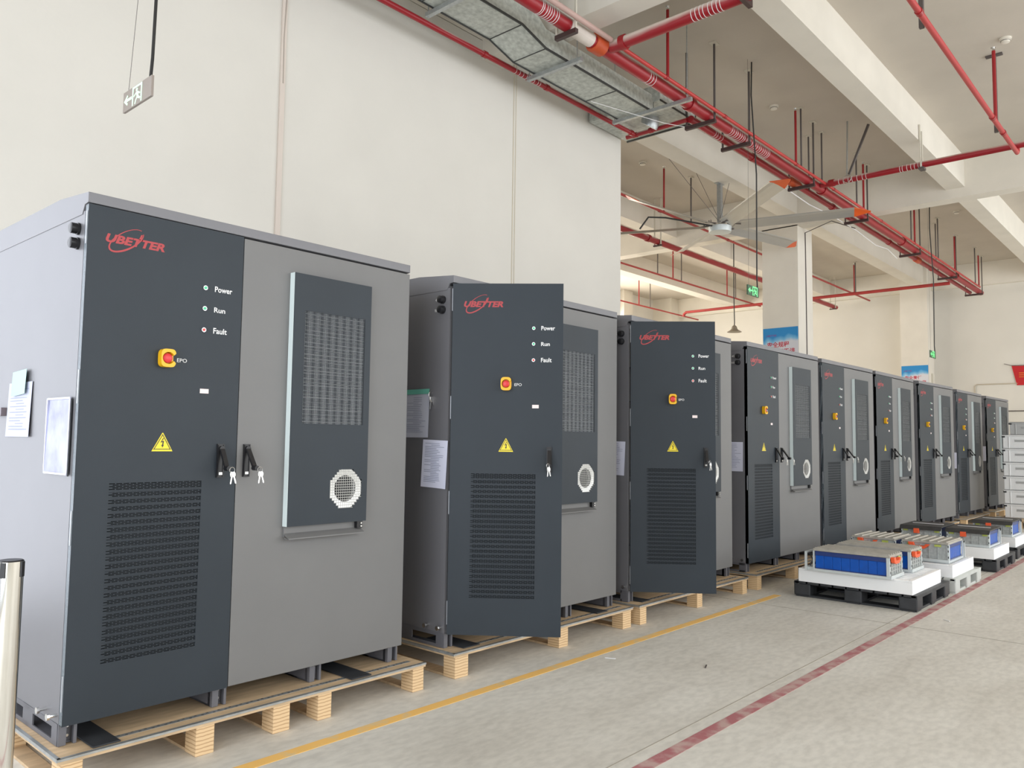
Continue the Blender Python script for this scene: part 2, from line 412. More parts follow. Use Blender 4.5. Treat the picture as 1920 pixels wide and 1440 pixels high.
def handle_mb(x, z0, z1, opened=.045):
    b_ = MB(); w2 = .034
    b_.box(x, x+w2, -.010, 0, z0, z1)
    b_.box(x+.003, x+.007, -.014, -.010, z0+.004, z1-.004); b_.box(x+w2-.007, x+w2-.003, -.014, -.010, z0+.004, z1-.004)
    b_.tube([(x+w2/2, -.010, z1-.022), (x+w2/2, -.024, z1-.022)], .013, 14)
    b_.obox((x+w2/2, -.02, z1-.025), (x+w2/2, -.02-opened, z1-.105), .021, .012, up=(0, 1, 0))
    b_.tube([(x+w2/2, -.012-opened, z1-.112), (x+w2/2, -.045-opened, z1-.112)], .012, 12)
    return b_
def handle_plate(x, z0): return MB().box(x+.009, x+.026, -.0125, -.0105, z0+.012, z0+.024)

def make_cabinet():
    R = empty('battery_cabinet')
    H0, H1 = zz(.235), zz(2.345)
    b_ = MB()      # shell, open at the charcoal door
    b_.box(0, .022, .034, D_, H0, H1); b_.box(W_-.022, W_, .034, D_, H0, H1); b_.box(.022, W_-.022, D_-.03, D_, H0, H1)
    b_.box(.022, W_-.022, .034, D_-.03, H0, H0+.04); b_.box(.022, W_-.022, .034, D_-.03, H1-.03, H1)
    b_.box(.70, .735, .034, D_-.03, H0+.04, H1-.03)
    b_.build('body', M_grey_lit, R)
    b_ = MB(); b_.box(.022, .70, .17, .20, H0+.04, H1-.03)
    for i in range(7): b_.box(.06, .66, .10, .17, H0+.10+i*.28, H0+.33+i*.28)
    b_.build('battery_rack', M_void, R)
    # roof cap
    prof = [(0, zz(2.378)), (0, zz(2.425)), (.32, zz(2.452)), (D_+.01, zz(2.452)), (D_+.01, zz(2.335)), (.055, zz(2.335)), (.032, zz(2.372)), (.004, zz(2.378))]
    prof = [(0, zz(2.376)), (0, zz(2.420)), (.32, zz(2.448)), (D_+.01, zz(2.448)), (D_+.01, zz(2.333)), (.060, zz(2.333)), (.036, zz(2.372))]
    MB().prism(prof, lambda a, c, d: (d, a, c), -.003, W_+.003).build('roof', M_grey_lit, R, bevel=.003)
    MB().box(.004, W_-.004, .030, .05, zz(2.360), zz(2.378)).build('roof_seal', M_void, R)
    # charcoal door, origin at its hinge
    dz0, dz1 = 0, 2.371-.232
    d = lambda z: z-.232
    hx0, hx1, hz0, hz1 = .134, .548, d(.452), d(1.198)
    Dr = door_with_hole(0, .712, dz0, dz1, hx0, hx1, hz0, hz1).build('door', M_dark, R, loc=(0, 0, zz(.232)))
    Dr['label'] = 'charcoal door with perforated vent'
    # perforated sheet: staggered slots
    b_ = MB(); rp = .00585; nr = int((hz1-hz0)/rp); ncol = 14; cw = (hx1-hx0)/ncol; rp = (hz1-hz0)/nr
    for r_ in range(nr):
        z = hz0+r_*rp
        b_.quad((hx0, .0, z), (hx1, .0, z), (hx1, .0, z+rp*.31), (hx0, .0, z+rp*.31))
        g = .0052; off = cw/2 if r_ % 2 else 0
        xs = [hx0-1]+[hx0+off+cw*i for i in range(ncol+1)]
        for i in range(ncol+1):
            x = hx0+off+cw*i
            a, c = max(hx0, x-g/2), min(hx1, x+g/2)
            if c > a: b_.quad((a, 0, z+rp*.31), (c, 0, z+rp*.31), (c, 0, z+rp), (a, 0, z+rp))
        if off:
            b_.quad((hx0, 0, z+rp*.31), (hx0+.012, 0, z+rp*.31), (hx0+.012, 0, z+rp), (hx0, 0, z+rp))
            b_.quad((hx1-.003, 0, z+rp*.31), (hx1, 0, z+rp*.31), (hx1, 0, z+rp), (hx1-.003, 0, z+rp))
    # stiffening ribs close behind the sheet
    rib = MB(); k = 24; p = (hz1-.028-hz0)/k
    b_.build('vent_grille', M_dark, Dr)
    for i in range(k): rib.quad((hx0, .0015, hz0+p*(i+1)-.0105), (hx1, .0015, hz0+p*(i+1)-.0105), (hx1, .0015, hz0+p*(i+1)), (hx0, .0015, hz0+p*(i+1)))
    rib.build('vent_rib', M_dark, Dr)
    MB().box(hx0-.001, hx1+.001, .012, .02, hz0-.001, hz1+.001).build('vent_dark_sheet', M_hole, Dr)  # near-black colour stands in for the shade behind the slots
    logo_mb(.072, d(2.222), .259, .0008).build('logo', M_logo, Dr)
    for z, wd, mtl in ((2.092, 'Power', M_green), (1.995, 'Run', M_green), (1.895, 'Fault', M_redl)):
        o = MB().tube([(.524, 0, d(z)), (.524, -.006, d(z))], .0105, 16).build('indicator_lamp', M_silver, Dr)
        MB().tube([(.524, -.006, d(z)), (.524, -.009, d(z))], .0072, 14).build('indicator_lens', mtl, Dr)
    for z, wd, ww in ((2.092, 'Power', .088), (1.995, 'Run', .056), (1.895, 'Fault', .068)):
        b_ = MB(); put_text(b_, wd, 1, lambda a, c, z=z: (.572+a, -.0008, d(z)-.012+c), bold=.018, width=ww, height=.027 if wd != 'Run' else .024); b_.build('lettering', M_white, Dr)
    b_ = MB()
    put_text(b_, 'EPO', 1, lambda a, c: (.405+a, -.0008, d(1.735)+c), width=.046, height=.017)
    b_.build('lettering', M_white, Dr)
    # emergency stop with its yellow shroud
    cx_, cz_ = .352, d(1.747); n = 40; b_ = MB()
    def ring(t):
        c_, s_ = cos(t), sin(t); rx, rz = .037, .045
        q = (abs(c_)**4+abs(s_)**4)**(-.25)*.90; return (rx*c_*min(q, 1.12), rz*s_*min(q, 1.06))
    sweep = [radians(28+304*i/n) for i in range(n+1)]
    for y0, y1, rin, full in ((0, .006, .018, True), (.006, .034, .027, False)):
        tt = [2*pi*i/n for i in range(n+1)] if full else sweep
        ov = [ring(t) for t in tt]; iv = [(rin*cos(t), rin*sin(t)) for t in tt]
        for i in range(len(tt)-1):
            a, c, e, f = ov[i], ov[i+1], iv[i+1], iv[i]
            b_.quad(*[(cx_+p_[0], -y1, cz_+p_[1]) for p_ in (a, c, e, f)])
            b_.quad((cx_+a[0], -y0, cz_+a[1]), (cx_+c[0], -y0, cz_+c[1]), (cx_+c[0], -y1, cz_+c[1]), (cx_+a[0], -y1, cz_+a[1]))
            b_.quad((cx_+f[0], -y0, cz_+f[1]), (cx_+e[0], -y0, cz_+e[1]), (cx_+e[0], -y1, cz_+e[1]), (cx_+f[0], -y1, cz_+f[1]))
        if not full:
            for i in (0, -1):
                a, f = ov[i], iv[i]; b_.quad((cx_+a[0], -y0, cz_+a[1]), (cx_+f[0], -y0, cz_+f[1]), (cx_+f[0], -y1, cz_+f[1]), (cx_+a[0], -y1, cz_+a[1]))
    b_.build('emergency_stop_guard', M_yel, Dr)
    MB().tube([(cx_, 0, cz_), (cx_, -.014, cz_), (cx_, -.015, cz_), (cx_, -.024, cz_), (cx_, -.027, cz_)], .02, 24, rs=[.011, .011, .021, .021, .016]).build('emergency_stop_button', M_epo, Dr, smooth=True)
    # warning triangle
    def tri(cx, zb, s, y0, y1, r=.0):
        h_ = s*.87
        return MB().prism([(cx-s/2, zb), (cx+s/2, zb), (cx+s*.02, zb+h_), (cx-s*.02, zb+h_)], lambda a, c, q: (a, -q, c), y0, y1)
    b_ = tri(.355, d(1.333), .094, 0, .0008); b_.build('warning_sign', M_ywarn, Dr)
    b_ = MB(); zb, s_, cx2 = d(1.341), .078, .355; h_ = s_*.87
    for p_, q_ in (((-.5, 0), (.5, 0)), ((.5, 0), (0, 1)), ((0, 1), (-.5, 0))):
        a = Vector((cx2+p_[0]*s_, -.0011, zb+p_[1]*h_)); c = Vector((cx2+q_[0]*s_, -.0011, zb+q_[1]*h_)); b_.obox(a, c, .0008, .0032, up=(0, 0, 1) if p_[1] == q_[1] else (1, 0, 0)) if False else b_.prism([(0, 0), (1, 0), (1, 1), (0, 1)], (lambda a=a, c=c: (lambda u, v, q: tuple(a+(c-a)*u+Vector((-(c-a).normalized().z, 0, (c-a).normalized().x))*.003*v+Vector((0, -q, 0)))))(), 0, .0005)
    bolt = [(.003, .052), (-.010, .030), (.000, .033), (-.003, .017), (-.008, .018), (.000, .006), (.006, .019), (.002, .018), (.008, .038), (-.002, .035), (.007, .052)]
    for i in range(len(bolt)): pass
    b_.prism([(.002, .050), (-.009, .030), (.001, .033), (-.001, .020), (.004, .020), (.007, .039), (-.003, .036), (.007, .050)], lambda a, c, q: (cx2+a, -.0011-q, zb+c), 0, .0005)
    b_.prism([(-.005, .020), (.007, .020), (.001, .009)], lambda a, c, q: (cx2+a, -.0011-q, zb+c), 0, .0005)
    b_.build('warning_symbol', M_black, Dr)
    MB().box(.519, .561, -.0008, 0, d(1.600), d(1.621)).build('asset_sticker', mat('pink_white_label', srgb(238, 222, 220), .6), Dr)
    handle_mb(.613, d(1.211), d(1.367)).build('handle', M_black, Dr, smooth=True)
    handle_plate(.613, d(1.211)).build('handle_catch', M_silver, Dr)
    for z in (2.27, 1.60, 1.02, .36):
        MB().box(-.004, .0012, .005, .012, d(z)-.07, d(z)+.07).build('hinge', mat('hinge_steel', (.42, .44, .47), .4, .3), Dr)
    MB().box(0, .003, .001, .03, .004, dz1-.004).build('door_edge', M_mint if False else mat('pale_edge', srgb(170, 182, 190), .35), Dr)  # left edge strip, paler than the charcoal door face
    # grey door
    G = MB().box(.716, W_, 0, .03, zz(.236), zz(2.365)).build('door', M_grey, R, bevel=.003)
    G['label'] = 'grey door with cooling unit'
    px0, px1, pz0, pz1, dp = .979, 1.467, zz(.959), zz(2.239), .041
    ax0, ax1, az0, az1 = 1.044, 1.427, zz(1.473), zz(2.052); rx_, rz_, rr = 1.328, zz(1.136), .101
    # cooling unit cover as a sheet with a rectangular and an octagonal opening
    b_ = MB(); Y = -dp
    ng = 15; g = 2*rr/ng
    def inoct(i, j):
        u, v = (i+.5)*g-rr, (j+.5)*g-rr; return abs(u)+abs(v) < rr*1.40
    cx0, cx1, cz0, cz1 = rx_-rr, rx_+rr, rz_-rr, rz_+rr
    for q in ((px0, px1, az1, pz1), (px0, ax0, az0, az1), (ax1, px1, az0, az1), (px0, px1, cz1, az0), (px0, cx0, cz0, cz1), (cx1, px1, cz0, cz1), (px0, px1, pz0, cz0)):
        b_.quad((q[0], Y, q[2]), (q[1], Y, q[2]), (q[1], Y, q[3]), (q[0], Y, q[3]))
    for i in range(ng):
        for j in range(ng):
            if not inoct(i, j):
                x, z = cx0+i*g, cz0+j*g; b_.quad((x, Y, z), (x+g, Y, z), (x+g, Y, z+g), (x, Y, z+g))
    for q in (((px0, pz0), (px0, pz1)), ((px0, pz1), (px1, pz1)), ((px1, pz1), (px1, pz0)), ((px1, pz0), (px0, pz0))):
        b_.quad((q[0][0], Y, q[0][1]), (q[1][0], Y, q[1][1]), (q[1][0], -.0005, q[1][1]), (q[0][0], -.0005, q[0][1]))
    b_.build('cooling_unit_cover', M_dark, G)
    MB().box(px0-.003, px0-.0002, -dp+.004, -.001, pz0, pz1).build('cover_side_strip', M_mint, G)
    # condenser: fins and tubes, with a perforated screen
    b_ = MB(); k = 64
    for i in range(k+1):
        x = ax0+(ax1-ax0)*i/k; b_.quad((x, Y+.009, az0), (x+.0022, Y+.009, az0), (x+.0022, Y+.009, az1), (x, Y+.009, az1))
    zt_ = az1-.02; 
    for i in range(28):
        z = az1-.014-i*.0205-(.004 if i % 3 else 0); b_.tube([(ax0, Y+.012, z), (ax1, Y+.012, z)], .0028, 6)
    b_.build('condenser_fins', M_fin, G)
    MB().box(ax0, ax1, Y+.02, Y+.024, az0, az1).build('condenser_core', mat('core_grey', (.09, .095, .1), .5, .4), G)
    b_ = MB(); nx, nz = 56, 84
    for i in range(nx+1):
        x = ax0+(ax1-ax0)*i/nx; b_.quad((x-.0013, Y, az0), (x+.0013, Y, az0), (x+.0013, Y, az1), (x-.0013, Y, az1))
    for i in range(nz+1):
        z = az0+(az1-az0)*i/nz; b_.quad((ax0, Y-.0002, z-.0013), (ax1, Y-.0002, z-.0013), (ax1, Y-.0002, z+.0013), (ax0, Y-.0002, z+.0013))
    b_.build('condenser_screen', M_dark, G)
    # round outlet: square holes over a pale duct ring and dark throat
    b_ = MB(); t = g*.22
    for i in range(ng):
        for j in range(ng):
            if inoct(i, j):
                x, z = cx0+i*g, cz0+j*g
                b_.quad((x, Y, z), (x+g, Y, z), (x+g, Y, z+t), (x, Y, z+t)); b_.quad((x, Y, z+t), (x+t, Y, z+t), (x+t, Y, z+g), (x, Y, z+g))
    b_.build('outlet_screen', mat('outlet_wire', (.42, .42, .40), .4, .3), G)
    b_ = MB(); n = 36; ri, ro = .070, .105
    for i in range(n):
        a, c = 2*pi*i/n, 2*pi*(i+1)/n
        b_.quad(*[(rx_+r_*cos(q), Y+.004+(.0 if r_ == ro else .004), rz_+r_*sin(q)) for q, r_ in ((a, ro), (c, ro), (c, ri), (a, ri))])
        b_.quad(*[(rx_+ri*cos(q), y_, rz_+ri*sin(q)) for q, y_ in ((a, Y+.008), (c, Y+.008), (c, -.002), (a, -.002))])
    b_.build('outlet_ring', mat('outlet_foil', (.80, .80, .78), .35, .5), G)
    MB().tube([(rx_, -.004, rz_), (rx_, -.001, rz_)], .072, 32).build('outlet_throat', M_hole, G)
    # rain shelf under the cover
    b_ = MB(); b_.box(px0, px1-.02, -.012, 0, zz(.905), pz0); b_.prism([(-.010, zz(.925)), (-.052, zz(.902)), (-.052, zz(.896)), (-.010, zz(.917))], lambda a, c, q: (q, a, c), px0+.004, px1-.018)
    b_.prism([(-.010, zz(.905)), (-.048, zz(.897)), (-.010, zz(.897))], lambda a, c, q: (q, a, c), px0+.004, px0+.006)
    b_.build('rain_shelf', M_grey, G)
    b_ = MB().box(px1-.055, px1-.02, -.036, -.012, zz(.922), pz0); b_.build('drain_bracket', M_black, G)
    b_ = MB()
    for z in (.948, .932): b_.tube([(px1-.03, -.036, zz(z)), (px1-.03, -.040, zz(z))], .005, 10)
    b_.build('bracket_screw', M_silver, G)
    handle_mb(.747, zz(1.211), zz(1.367), .06).build('handle', M_black, G, smooth=True)
    handle_plate(.747, zz(1.211)).build('handle_catch', M_silver, G)
    # base: beams standing on the pallet
    for x0 in (.0, .655, 1.185, 1.70):
        b_ = MB()
        if x0 > 0: b_.box(x0, x0+.012, .05, D_, 0, zz(.235))
        b_.box(x0, x0+.07, .058, D_, 0, .008); b_.box(x0, x0+.07, .062, .070, 0, zz(.235)); b_.box(x0+.058, x0+.07, .03, .06, 0, zz(.235)); b_.box(x0, x0+.03, .03, .062, 0, zz(.235))
        b_.build('base_beam', M_base, R)
        if x0 < .7:
            b2 = MB()
            for z in (.03, .068): b2.tube([(x0+.042, .062, z), (x0+.042, .054, z)], .006, 8)
            b2.build('anchor_bolt', M_silver, R)
        else:
            MB().tube([(x0+.042, .052, .012), (x0+.042, .052, .072)], .008, 10).build('anchor_bar', M_base, R, smooth=True)
    b_ = MB(); b_.box(-.002, .004, .04, .10, 0, zz(.235)); b_.box(-.002, .004, .32, .44, 0, zz(.235)); b_.box(-.002, .004, .98, D_, 0, zz(.235)); b_.box(-.002, .004, .04, D_, .066, zz(.235)); b_.box(-.002, .004, .04, D_, 0, .018)
    b_.build('side_skirt', M_base, R)
    for y in (.025+.03, .17):
        MB().tube([(0, y, zz(.268)), (-.028, y, zz(.268)), (-.030, y, zz(.268)), (-.040, y, zz(.268))], .01, 8, rs=[.007, .007, .014, .014]).build('grounding_bolt', M_silver, R)
    for z in (2.276, 2.213):
        MB().tube([(0, .095, zz(z)), (-.010, .095, zz(z)), (-.011, .095, zz(z)), (-.034, .095, zz(z)), (-.037, .095, zz(z))], .02, 20, rs=[.026, .026, .023, .023, .017]).build('antenna_cap', M_black, R, smooth=True)
    b_ = MB()
    put_text(b_, '4G', 1, lambda a, c: (-.0008, .165-a, zz(2.270)+c), bold=.02, width=.030, height=.020)
    put_text(b_, 'WIFI', 1, lambda a, c: (-.0008, .172-a, zz(2.203)+c), bold=.02, width=.046, height=.020)
    b_.build('port_lettering', M_white, R)
    return R

proto = make_cabinet()
CABS = [  # x, y, rot(deg), door angle
 (1.232, 3.505, .45, 0, 0, 'nearest grey battery cabinet with closed doors and a clear pouch on its side'),
 (3.362, 3.515, 0.0, 51, .962, 'battery cabinet with charcoal door swung open, second from the left'),
 (5.325, 3.500, 0.9, 52, .935, 'battery cabinet with open door hiding most of its cooling unit, third from left'),
 (7.380, 3.495, -.9, 0, 0, 'closed grey battery cabinet just left of the nearest black pallet, paper on its side'),
 (9.355, 3.495, -.4, 0, 0, 'closed grey battery cabinet directly behind the nearest blue battery modules'),
 (11.280, 3.49, .2, 0, 0, 'closed grey battery cabinet, sixth from the left, foot hidden by battery modules'),
 (13.330, 3.49, -2.1, 0, 0, 'closed grey battery cabinet, third from the far end, behind black-covered modules'),
 (15.690, 3.49, -.8, 0, 0, 'closed grey battery cabinet, second from the far end of the row'),
 (18.010, 3.49, -2.2, 0, 0, 'last battery cabinet of the row, partly behind the white crates'),
]
cabs = []
for i, (x, y, rz, da, dsc, lab) in enumerate(CABS):
    o = proto if i == 0 else copy_tree(proto)
    o.location = (x, y, PZ+.0014); o.rotation_euler = (0, 0, radians(rz))
    tag(o, lab, 'cabinet', 'row of battery cabinets')
    if da:
        for ch in KIDS(o):
            if ch.name.startswith('door') and len([k for k in KIDS(ch) if k.name.startswith('logo')]):
                ch.rotation_euler = (0, 0, -radians(da)-radians(rz)); ch.location = (.004, .012, zz(.232))
                ch['label'] = 'charcoal door standing open'; ch.scale = (dsc, 1, 1)
    cabs.append(o)

# keys hanging in the handles
def key_bunch(loc, sc=1, lab=''):
    r = empty('key_bunch', loc); r.scale = (sc, sc, sc)
    b_ = MB(); n = 16
    b_.tube([(.010*cos(2*pi*i/n), -.004, -.010+.011*sin(2*pi*i/n)) for i in range(n+1)], .0012, 6, cap=False); b_.build('key_ring', M_silver, r, smooth=True)
    for a in (-.15, .30):
        b_ = MB(); p = lambda u, v: (u*cos(a)-v*sin(a), -.006-(.002 if a > 0 else 0), -.016+u*sin(a)+v*cos(a))
        b_.prism([(-.006, 0), (.006, 0), (.009, -.008), (.006, -.017), (.003, -.019), (.003, -.042), (0, -.046), (-.003, -.042), (-.003, -.019), (-.006, -.017), (-.009, -.008)], lambda u, v, q: (p(u, v)[0], p(u, v)[1]-q, p(u, v)[2]), 0, .0018)
        b_.build('key', M_silver, r)
    return tag(r, lab, 'keys', 'keys hanging in the cabinet locks')
def on_cab(i, lx, lz, ly=-.08):
    c = cabs[i]; a = c.rotation_euler[2]; return (c.location.x+lx*cos(a)-ly*sin(a), c.location.y+lx*sin(a)+ly*cos(a), lz)
KL = ['in the charcoal door', 'in the grey door']
names = ['nearest cabinet', '', '', 'fourth cabinet from the left', 'fifth cabinet from the left', 'sixth cabinet from the left']
for i in (0, 3, 4, 5):
    key_bunch(on_cab(i, .630, 1.262, -.112), 1.25, 'silver keys in the charcoal door of the '+names[i])
    key_bunch(on_cab(i, .764, 1.262, -.126), 1.25, 'silver keys in the grey door of the '+names[i])
for i, nm in ((1, 'second cabinet'), (2, 'third cabinet')):
    c = cabs[i]; a = -radians(51); lx, ly = .598, -.11
    key_bunch((c.location.x+lx*cos(a)-ly*sin(a), c.location.y+.012+lx*sin(a)+ly*cos(a), 1.268), 1.25, 'silver keys hanging on the open charcoal door of the '+nm)

# papers taped on the cabinet sides
def sheet(name, i, y0, y1, z0, z1, mt, lab, cat='paper', lines=0, tilt=0, sag=.006, off=.002):
    c = cabs[i]; r = empty(name, (c.location.x-off, c.location.y, 0), c.rotation_euler[2]); b_ = MB(); n = 8
    cx, cz = (y0+y1)/2, (z0+z1)/2
    def P(u, v, q=0):
        yy, z = y0+(y1-y0)*u, z0+(z1-z0)*v; dx, dz = yy-cx, z-cz
        return (-.0015-sag*(abs(2*u-1)**2)*(1-v)-q, cx+dx*cos(tilt)-dz*sin(tilt), cz+dx*sin(tilt)+dz*cos(tilt))
    for k in (0, .0008):
        for a in range(n):
            for c2 in range(n): b_.quad(P(a/n, c2/n, k), P((a+1)/n, c2/n, k), P((a+1)/n, (c2+1)/n, k), P(a/n, (c2+1)/n, k))
    b_.build('sheet', mt, r, smooth=True)
    if lines:
        b2 = MB(); random.seed(int(y0*1000))
        for k in range(lines):
            v = .92-.84*k/lines; u0, u1 = .10, random.uniform(.55, .92)
            if random.random() < .3: u0, u1 = .35, .7
            b2.quad(P(1-u0, v, .0016), P(1-u1, v, .0016), P(1-u1, v+.010, .0016), P(1-u0, v+.010, .0016))
        b2.build('printed_lines', M_ink, r)
    return tag(r, lab, cat)
sheet('paper_sheet', 0, .545, .865, 1.390, 1.645, mat('darkened_paper', srgb(196, 199, 218), .8), 'white printed sheet taped to the side of the nearest cabinet', lines=16)  # white paper, darkened in colour to offset the strong light on this side
sheet('sticky_note', 0, .60, .79, 1.585, 1.700, M_mintp, 'pale mint note above the printed sheet on the nearest cabinet', cat='note', tilt=-.05, off=.011)
r = sheet('document_pouch', 0, .065, .325, 1.240, 1.555, mat('clear_film', srgb(140, 144, 184), .3, noise=.45, nscale=7, bump=.6, bscale=9), 'clear glossy film pouch stuck on the side of the nearest cabinet near its door', cat='pouch', tilt=.02, off=.004)  # mottling in the colour imitates light and shade on crumpled film
b_ = MB(); 
for q in ((.060, .330, 1.552, 1.560), (.060, .330, 1.234, 1.242), (.060, .068, 1.234, 1.560), (.322, .330, 1.234, 1.560)): b_.box(-.008, -.003, q[0], q[1], q[2], q[3])
b_.build('pouch_rim', mat('white_rim', srgb(225, 226, 240), .5), r)
MB().box(-.006, -.001, .052, .060, 1.230, 1.552).build('pouch_spine', M_blackr, r)
tag(MB().box(-.03, -.001, 0, .10, 1.49, 1.53).build('magnet_clip', mat('taupe_plastic', srgb(120, 110, 115), .5), loc=(cabs[0].location.x-.001, cabs[0].location.y+.90, 0)), 'small grey-brown clip on the side of the nearest cabinet at the left edge', 'clip')
c2 = 1
sheet('paper_sheet', 1, .20, .43, 1.415, 1.690, mat('shaded_paper', srgb(205, 208, 222), .7), 'printed sheet with a teal strip on the side of the second cabinet', lines=20)
sheet('teal_strip', 1, .195, .44, 1.690, 1.722, M_teal, 'teal strip above the printed sheet on the side of the second cabinet', cat='strip', off=.006)
sheet('paper_sheet', 1, .025, .25, 1.105, 1.400, M_paper, 'lower white printed sheet beside the open door of the second cabinet', lines=24, tilt=.03, off=.006)
sheet('paper_sheet', 2, .06, .25, 1.14, 1.41, M_paper, 'white printed sheet on the side of the third cabinet', lines=16, tilt=.03)
sheet('paper_sheet', 3, .05, .27, 1.13, 1.42, M_paper, 'white printed sheet on the side of the fourth cabinet from the left', lines=16)
sheet('paper_sheet', 7, .03, .22, 1.02, 1.30, M_paper, 'small white sheet on the side of the second cabinet from the far end')
sheet('paper_sheet', 8, .03, .25, 1.13, 1.42, M_paper, 'small white sheet on the side of the last cabinet of the row')
key_bunch((cabs[1].location.x-.012, cabs[1].location.y+.185, 1.70), 1.8, 'silver keys taped beside the teal strip on the second cabinet')

# ------------------------------------------------------------ wooden pallets under the cabinets
def wood_pallet(i, blocks, lab, x0=-.045, x1=1.835, y0=-.105, sag=0):
    c = cabs[i]; R = empty('wooden_pallet', (c.location.x, c.location.y, 0)); y1 = 1.30
    zt = PZ
    b_ = MB(); n = 12
    b_.box(x0, x1, y0, y1, zt-.022, zt-.0005)
    b_.build('deck', M_ply, R)
    b_ = MB()
    b_.box(x0-.002, x1+.002, y0-.003, y0, zt-.010, zt+.001); b_.box(x0-.002, x1+.002, y0-.003, y0+.014, zt-.0005, zt+.0008)
    b_.box(x0-.003, x0, y0, y1, zt-.012, zt+.001); b_.box(x0, x0+.012, y0, y1, zt-.0005, zt+.0008)
    b_.build('edge_strip', M_galv, R)
    b_ = MB(); k = 60; xa, xb = .12, x1-.05; ys = y0+.085
    b_.box(xa, xb, ys-.014, ys+.014, zt-.0005, zt+.0006)
    b_.build('nail_strip', M_galv, R)
    b_ = MB()
    for q in range(k):
        x = xa+.01+(xb-xa-.02)*q/k; b_.box(x, x+.011, ys-.011+(.012 if q % 2 else 0), ys-.001+(.012 if q % 2 else 0), zt+.0006, zt+.0012)
    b_.build('nail_holes', mat('hole_grey', (.10, .10, .10), .6), R)
    for bx0, bx1 in blocks:
        for ya in (y0+.004, .55, y1-.11):
            o = MB().box(0, bx1-bx0, 0, .10, 0, zt-.0225); o = o.build('block', M_lvl, R, loc=(bx0, ya, 0), bevel=.002, seg=1)
        MB().box(bx0+.004, bx1-.004, y0+.104, y1-.004, 0.0005, .013).build('runner', M_ply, R)
    return tag(R, lab, 'pallet', 'plywood pallets under the cabinets')
W4 = [(-.035, .065), (.60, .69), (1.17, 1.26), (1.745, 1.835)]
pl = ['nearest cabinet', 'second cabinet, its open door above', 'third cabinet from the left', 'cabinet left of the first battery pallet', 'cabinet behind the near blue modules', 'sixth cabinet from the left', 'third cabinet from the far end', 'second cabinet from the far end', 'last cabinet of the row']
for i in range(9):
    if i == 0: bl = [(-.03, .05), (.515, .60), (.895, .985), (1.145, 1.225), (1.765, 1.845)]; x1 = 1.855
    elif i == 1: bl = [(-.03, .08), (.95, 1.05), (1.72, 1.83)]; x1 = 1.85
    else: bl = [(-.03, .06), (.86, .95), (1.72, 1.81)]; x1 = 1.83
    wood_pallet(i, bl, 'plywood pallet with laminated blocks under the '+pl[i], x1=x1)
def mat_(i, x0, x1, y0, y1, lab, skew=0):
    c = cabs[i]; r = MB().prism([(x0, y0), (x1, y0), (x1+skew, y1), (x0+skew, y1)], lambda a, b2, q: (a, b2, q), 0, .006).build('rubber_mat', M_blackr, loc=(c.location.x, c.location.y, PZ+.001), bevel=.002, seg=1)
    return tag(r, lab, 'mat', 'black mats lying on the pallets')
mat_(0, .09, .20, -.085, .30, 'black rubber mat sticking out beneath the charcoal door of the nearest cabinet')
mat_(0, 1.36, 1.49, -.085, .30, 'black rubber mat sticking out beneath the grey door of the nearest cabinet')
mat_(1, .08, .22, -.06, .28, 'black rubber mat on the pallet beneath the open door of the second cabinet')
mat_(1, 1.45, 1.58, -.06, .28, 'black rubber mat beneath the grey door of the second cabinet')
mat_(2, .08, .20, -.05, .28, 'black rubber mat on the pallet beneath the third cabinet')

# ------------------------------------------------------------ stanchion at the left edge
r = empty('stanchion', (.872, 2.995, 0))
r.location = (.868, 2.985, 0)
MB().tube([(0, 0, .02), (0, 0, .985)], .0385, 40).build('post', M_chrome, r, smooth=True)
MB().tube([(0, 0, 0), (0, 0, .012), (0, 0, .022), (0, 0, .028)], .16, 40, rs=[.16, .16, .12, .045]).build('base', M_chrome, r, smooth=True)
MB().tube([(0, 0, .985), (0, 0, .989)], .0385, 40, rs=[.0385, .034]).build('cap', M_black, r, smooth=True)
for a in (radians(222), radians(222+90), radians(222-90)):
    u = Vector((cos(a), sin(a), 0)); MB().obox(u*.036+Vector((0, 0, .935)), u*.036+Vector((0, 0, .984)), .016, .012, up=tuple(u)).build('belt_slot', M_black, r)
tag(r, 'polished chrome barrier post at the left edge in front of the nearest cabinet', 'barrier post')

# ------------------------------------------------------------ battery pallets
def plastic_pallet(x0, y0, mt, lab, L_=1.06, Wd=1.06):
    H_ = .14; b_ = MB(); r = empty('plastic_pallet', (x0, y0, 0))
    b_ = MB(); n = 9
    for k in range(n):
        y = Wd*k/n; b_.box(0, L_, y+.008, y+Wd/n-.008, H_-.022, H_)
    b_.box(0, L_, 0, .05, H_-.03, H_-.001); b_.box(0, L_, Wd-.05, Wd, H_-.03, H_-.001)
    b_.build('deck', mt, r, bevel=.003, seg=1)
    xs = ((0, .17), (L_/2-.075, L_/2+.075), (L_-.17, L_)); ys = ((0, .15), (Wd/2-.075, Wd/2+.075), (Wd-.15, Wd))
    for a in xs:
        for c in ys: MB().box(a[0], a[1], c[0], c[1], .012, H_-.02).build('foot', mt, r, bevel=.018, seg=3)
    b_ = MB()
    for c in ys: b_.box(.01, L_-.01, c[0]+.02, c[1]-.02, 0, .02)
    for a in xs: b_.box(a[0]+.02, a[1]-.02, .01, Wd-.01, 0, .018)
    b_.build('runner', mt, r)
    return tag(r, lab, 'pallet', 'plastic pallets beside the red line')
plastic_pallet(7.345, 1.975, M_bpal, 'black plastic pallet nearest the camera under the two long blue modules')
plastic_pallet(8.545, 1.955, M_gpal, 'light grey plastic pallet under two milky-covered battery modules')
plastic_pallet(10.33, 1.945, M_bpal, 'second black plastic pallet, under two modules with black covers')
plastic_pallet(11.75, 1.98, M_bpal, 'black plastic pallet furthest along the red line')
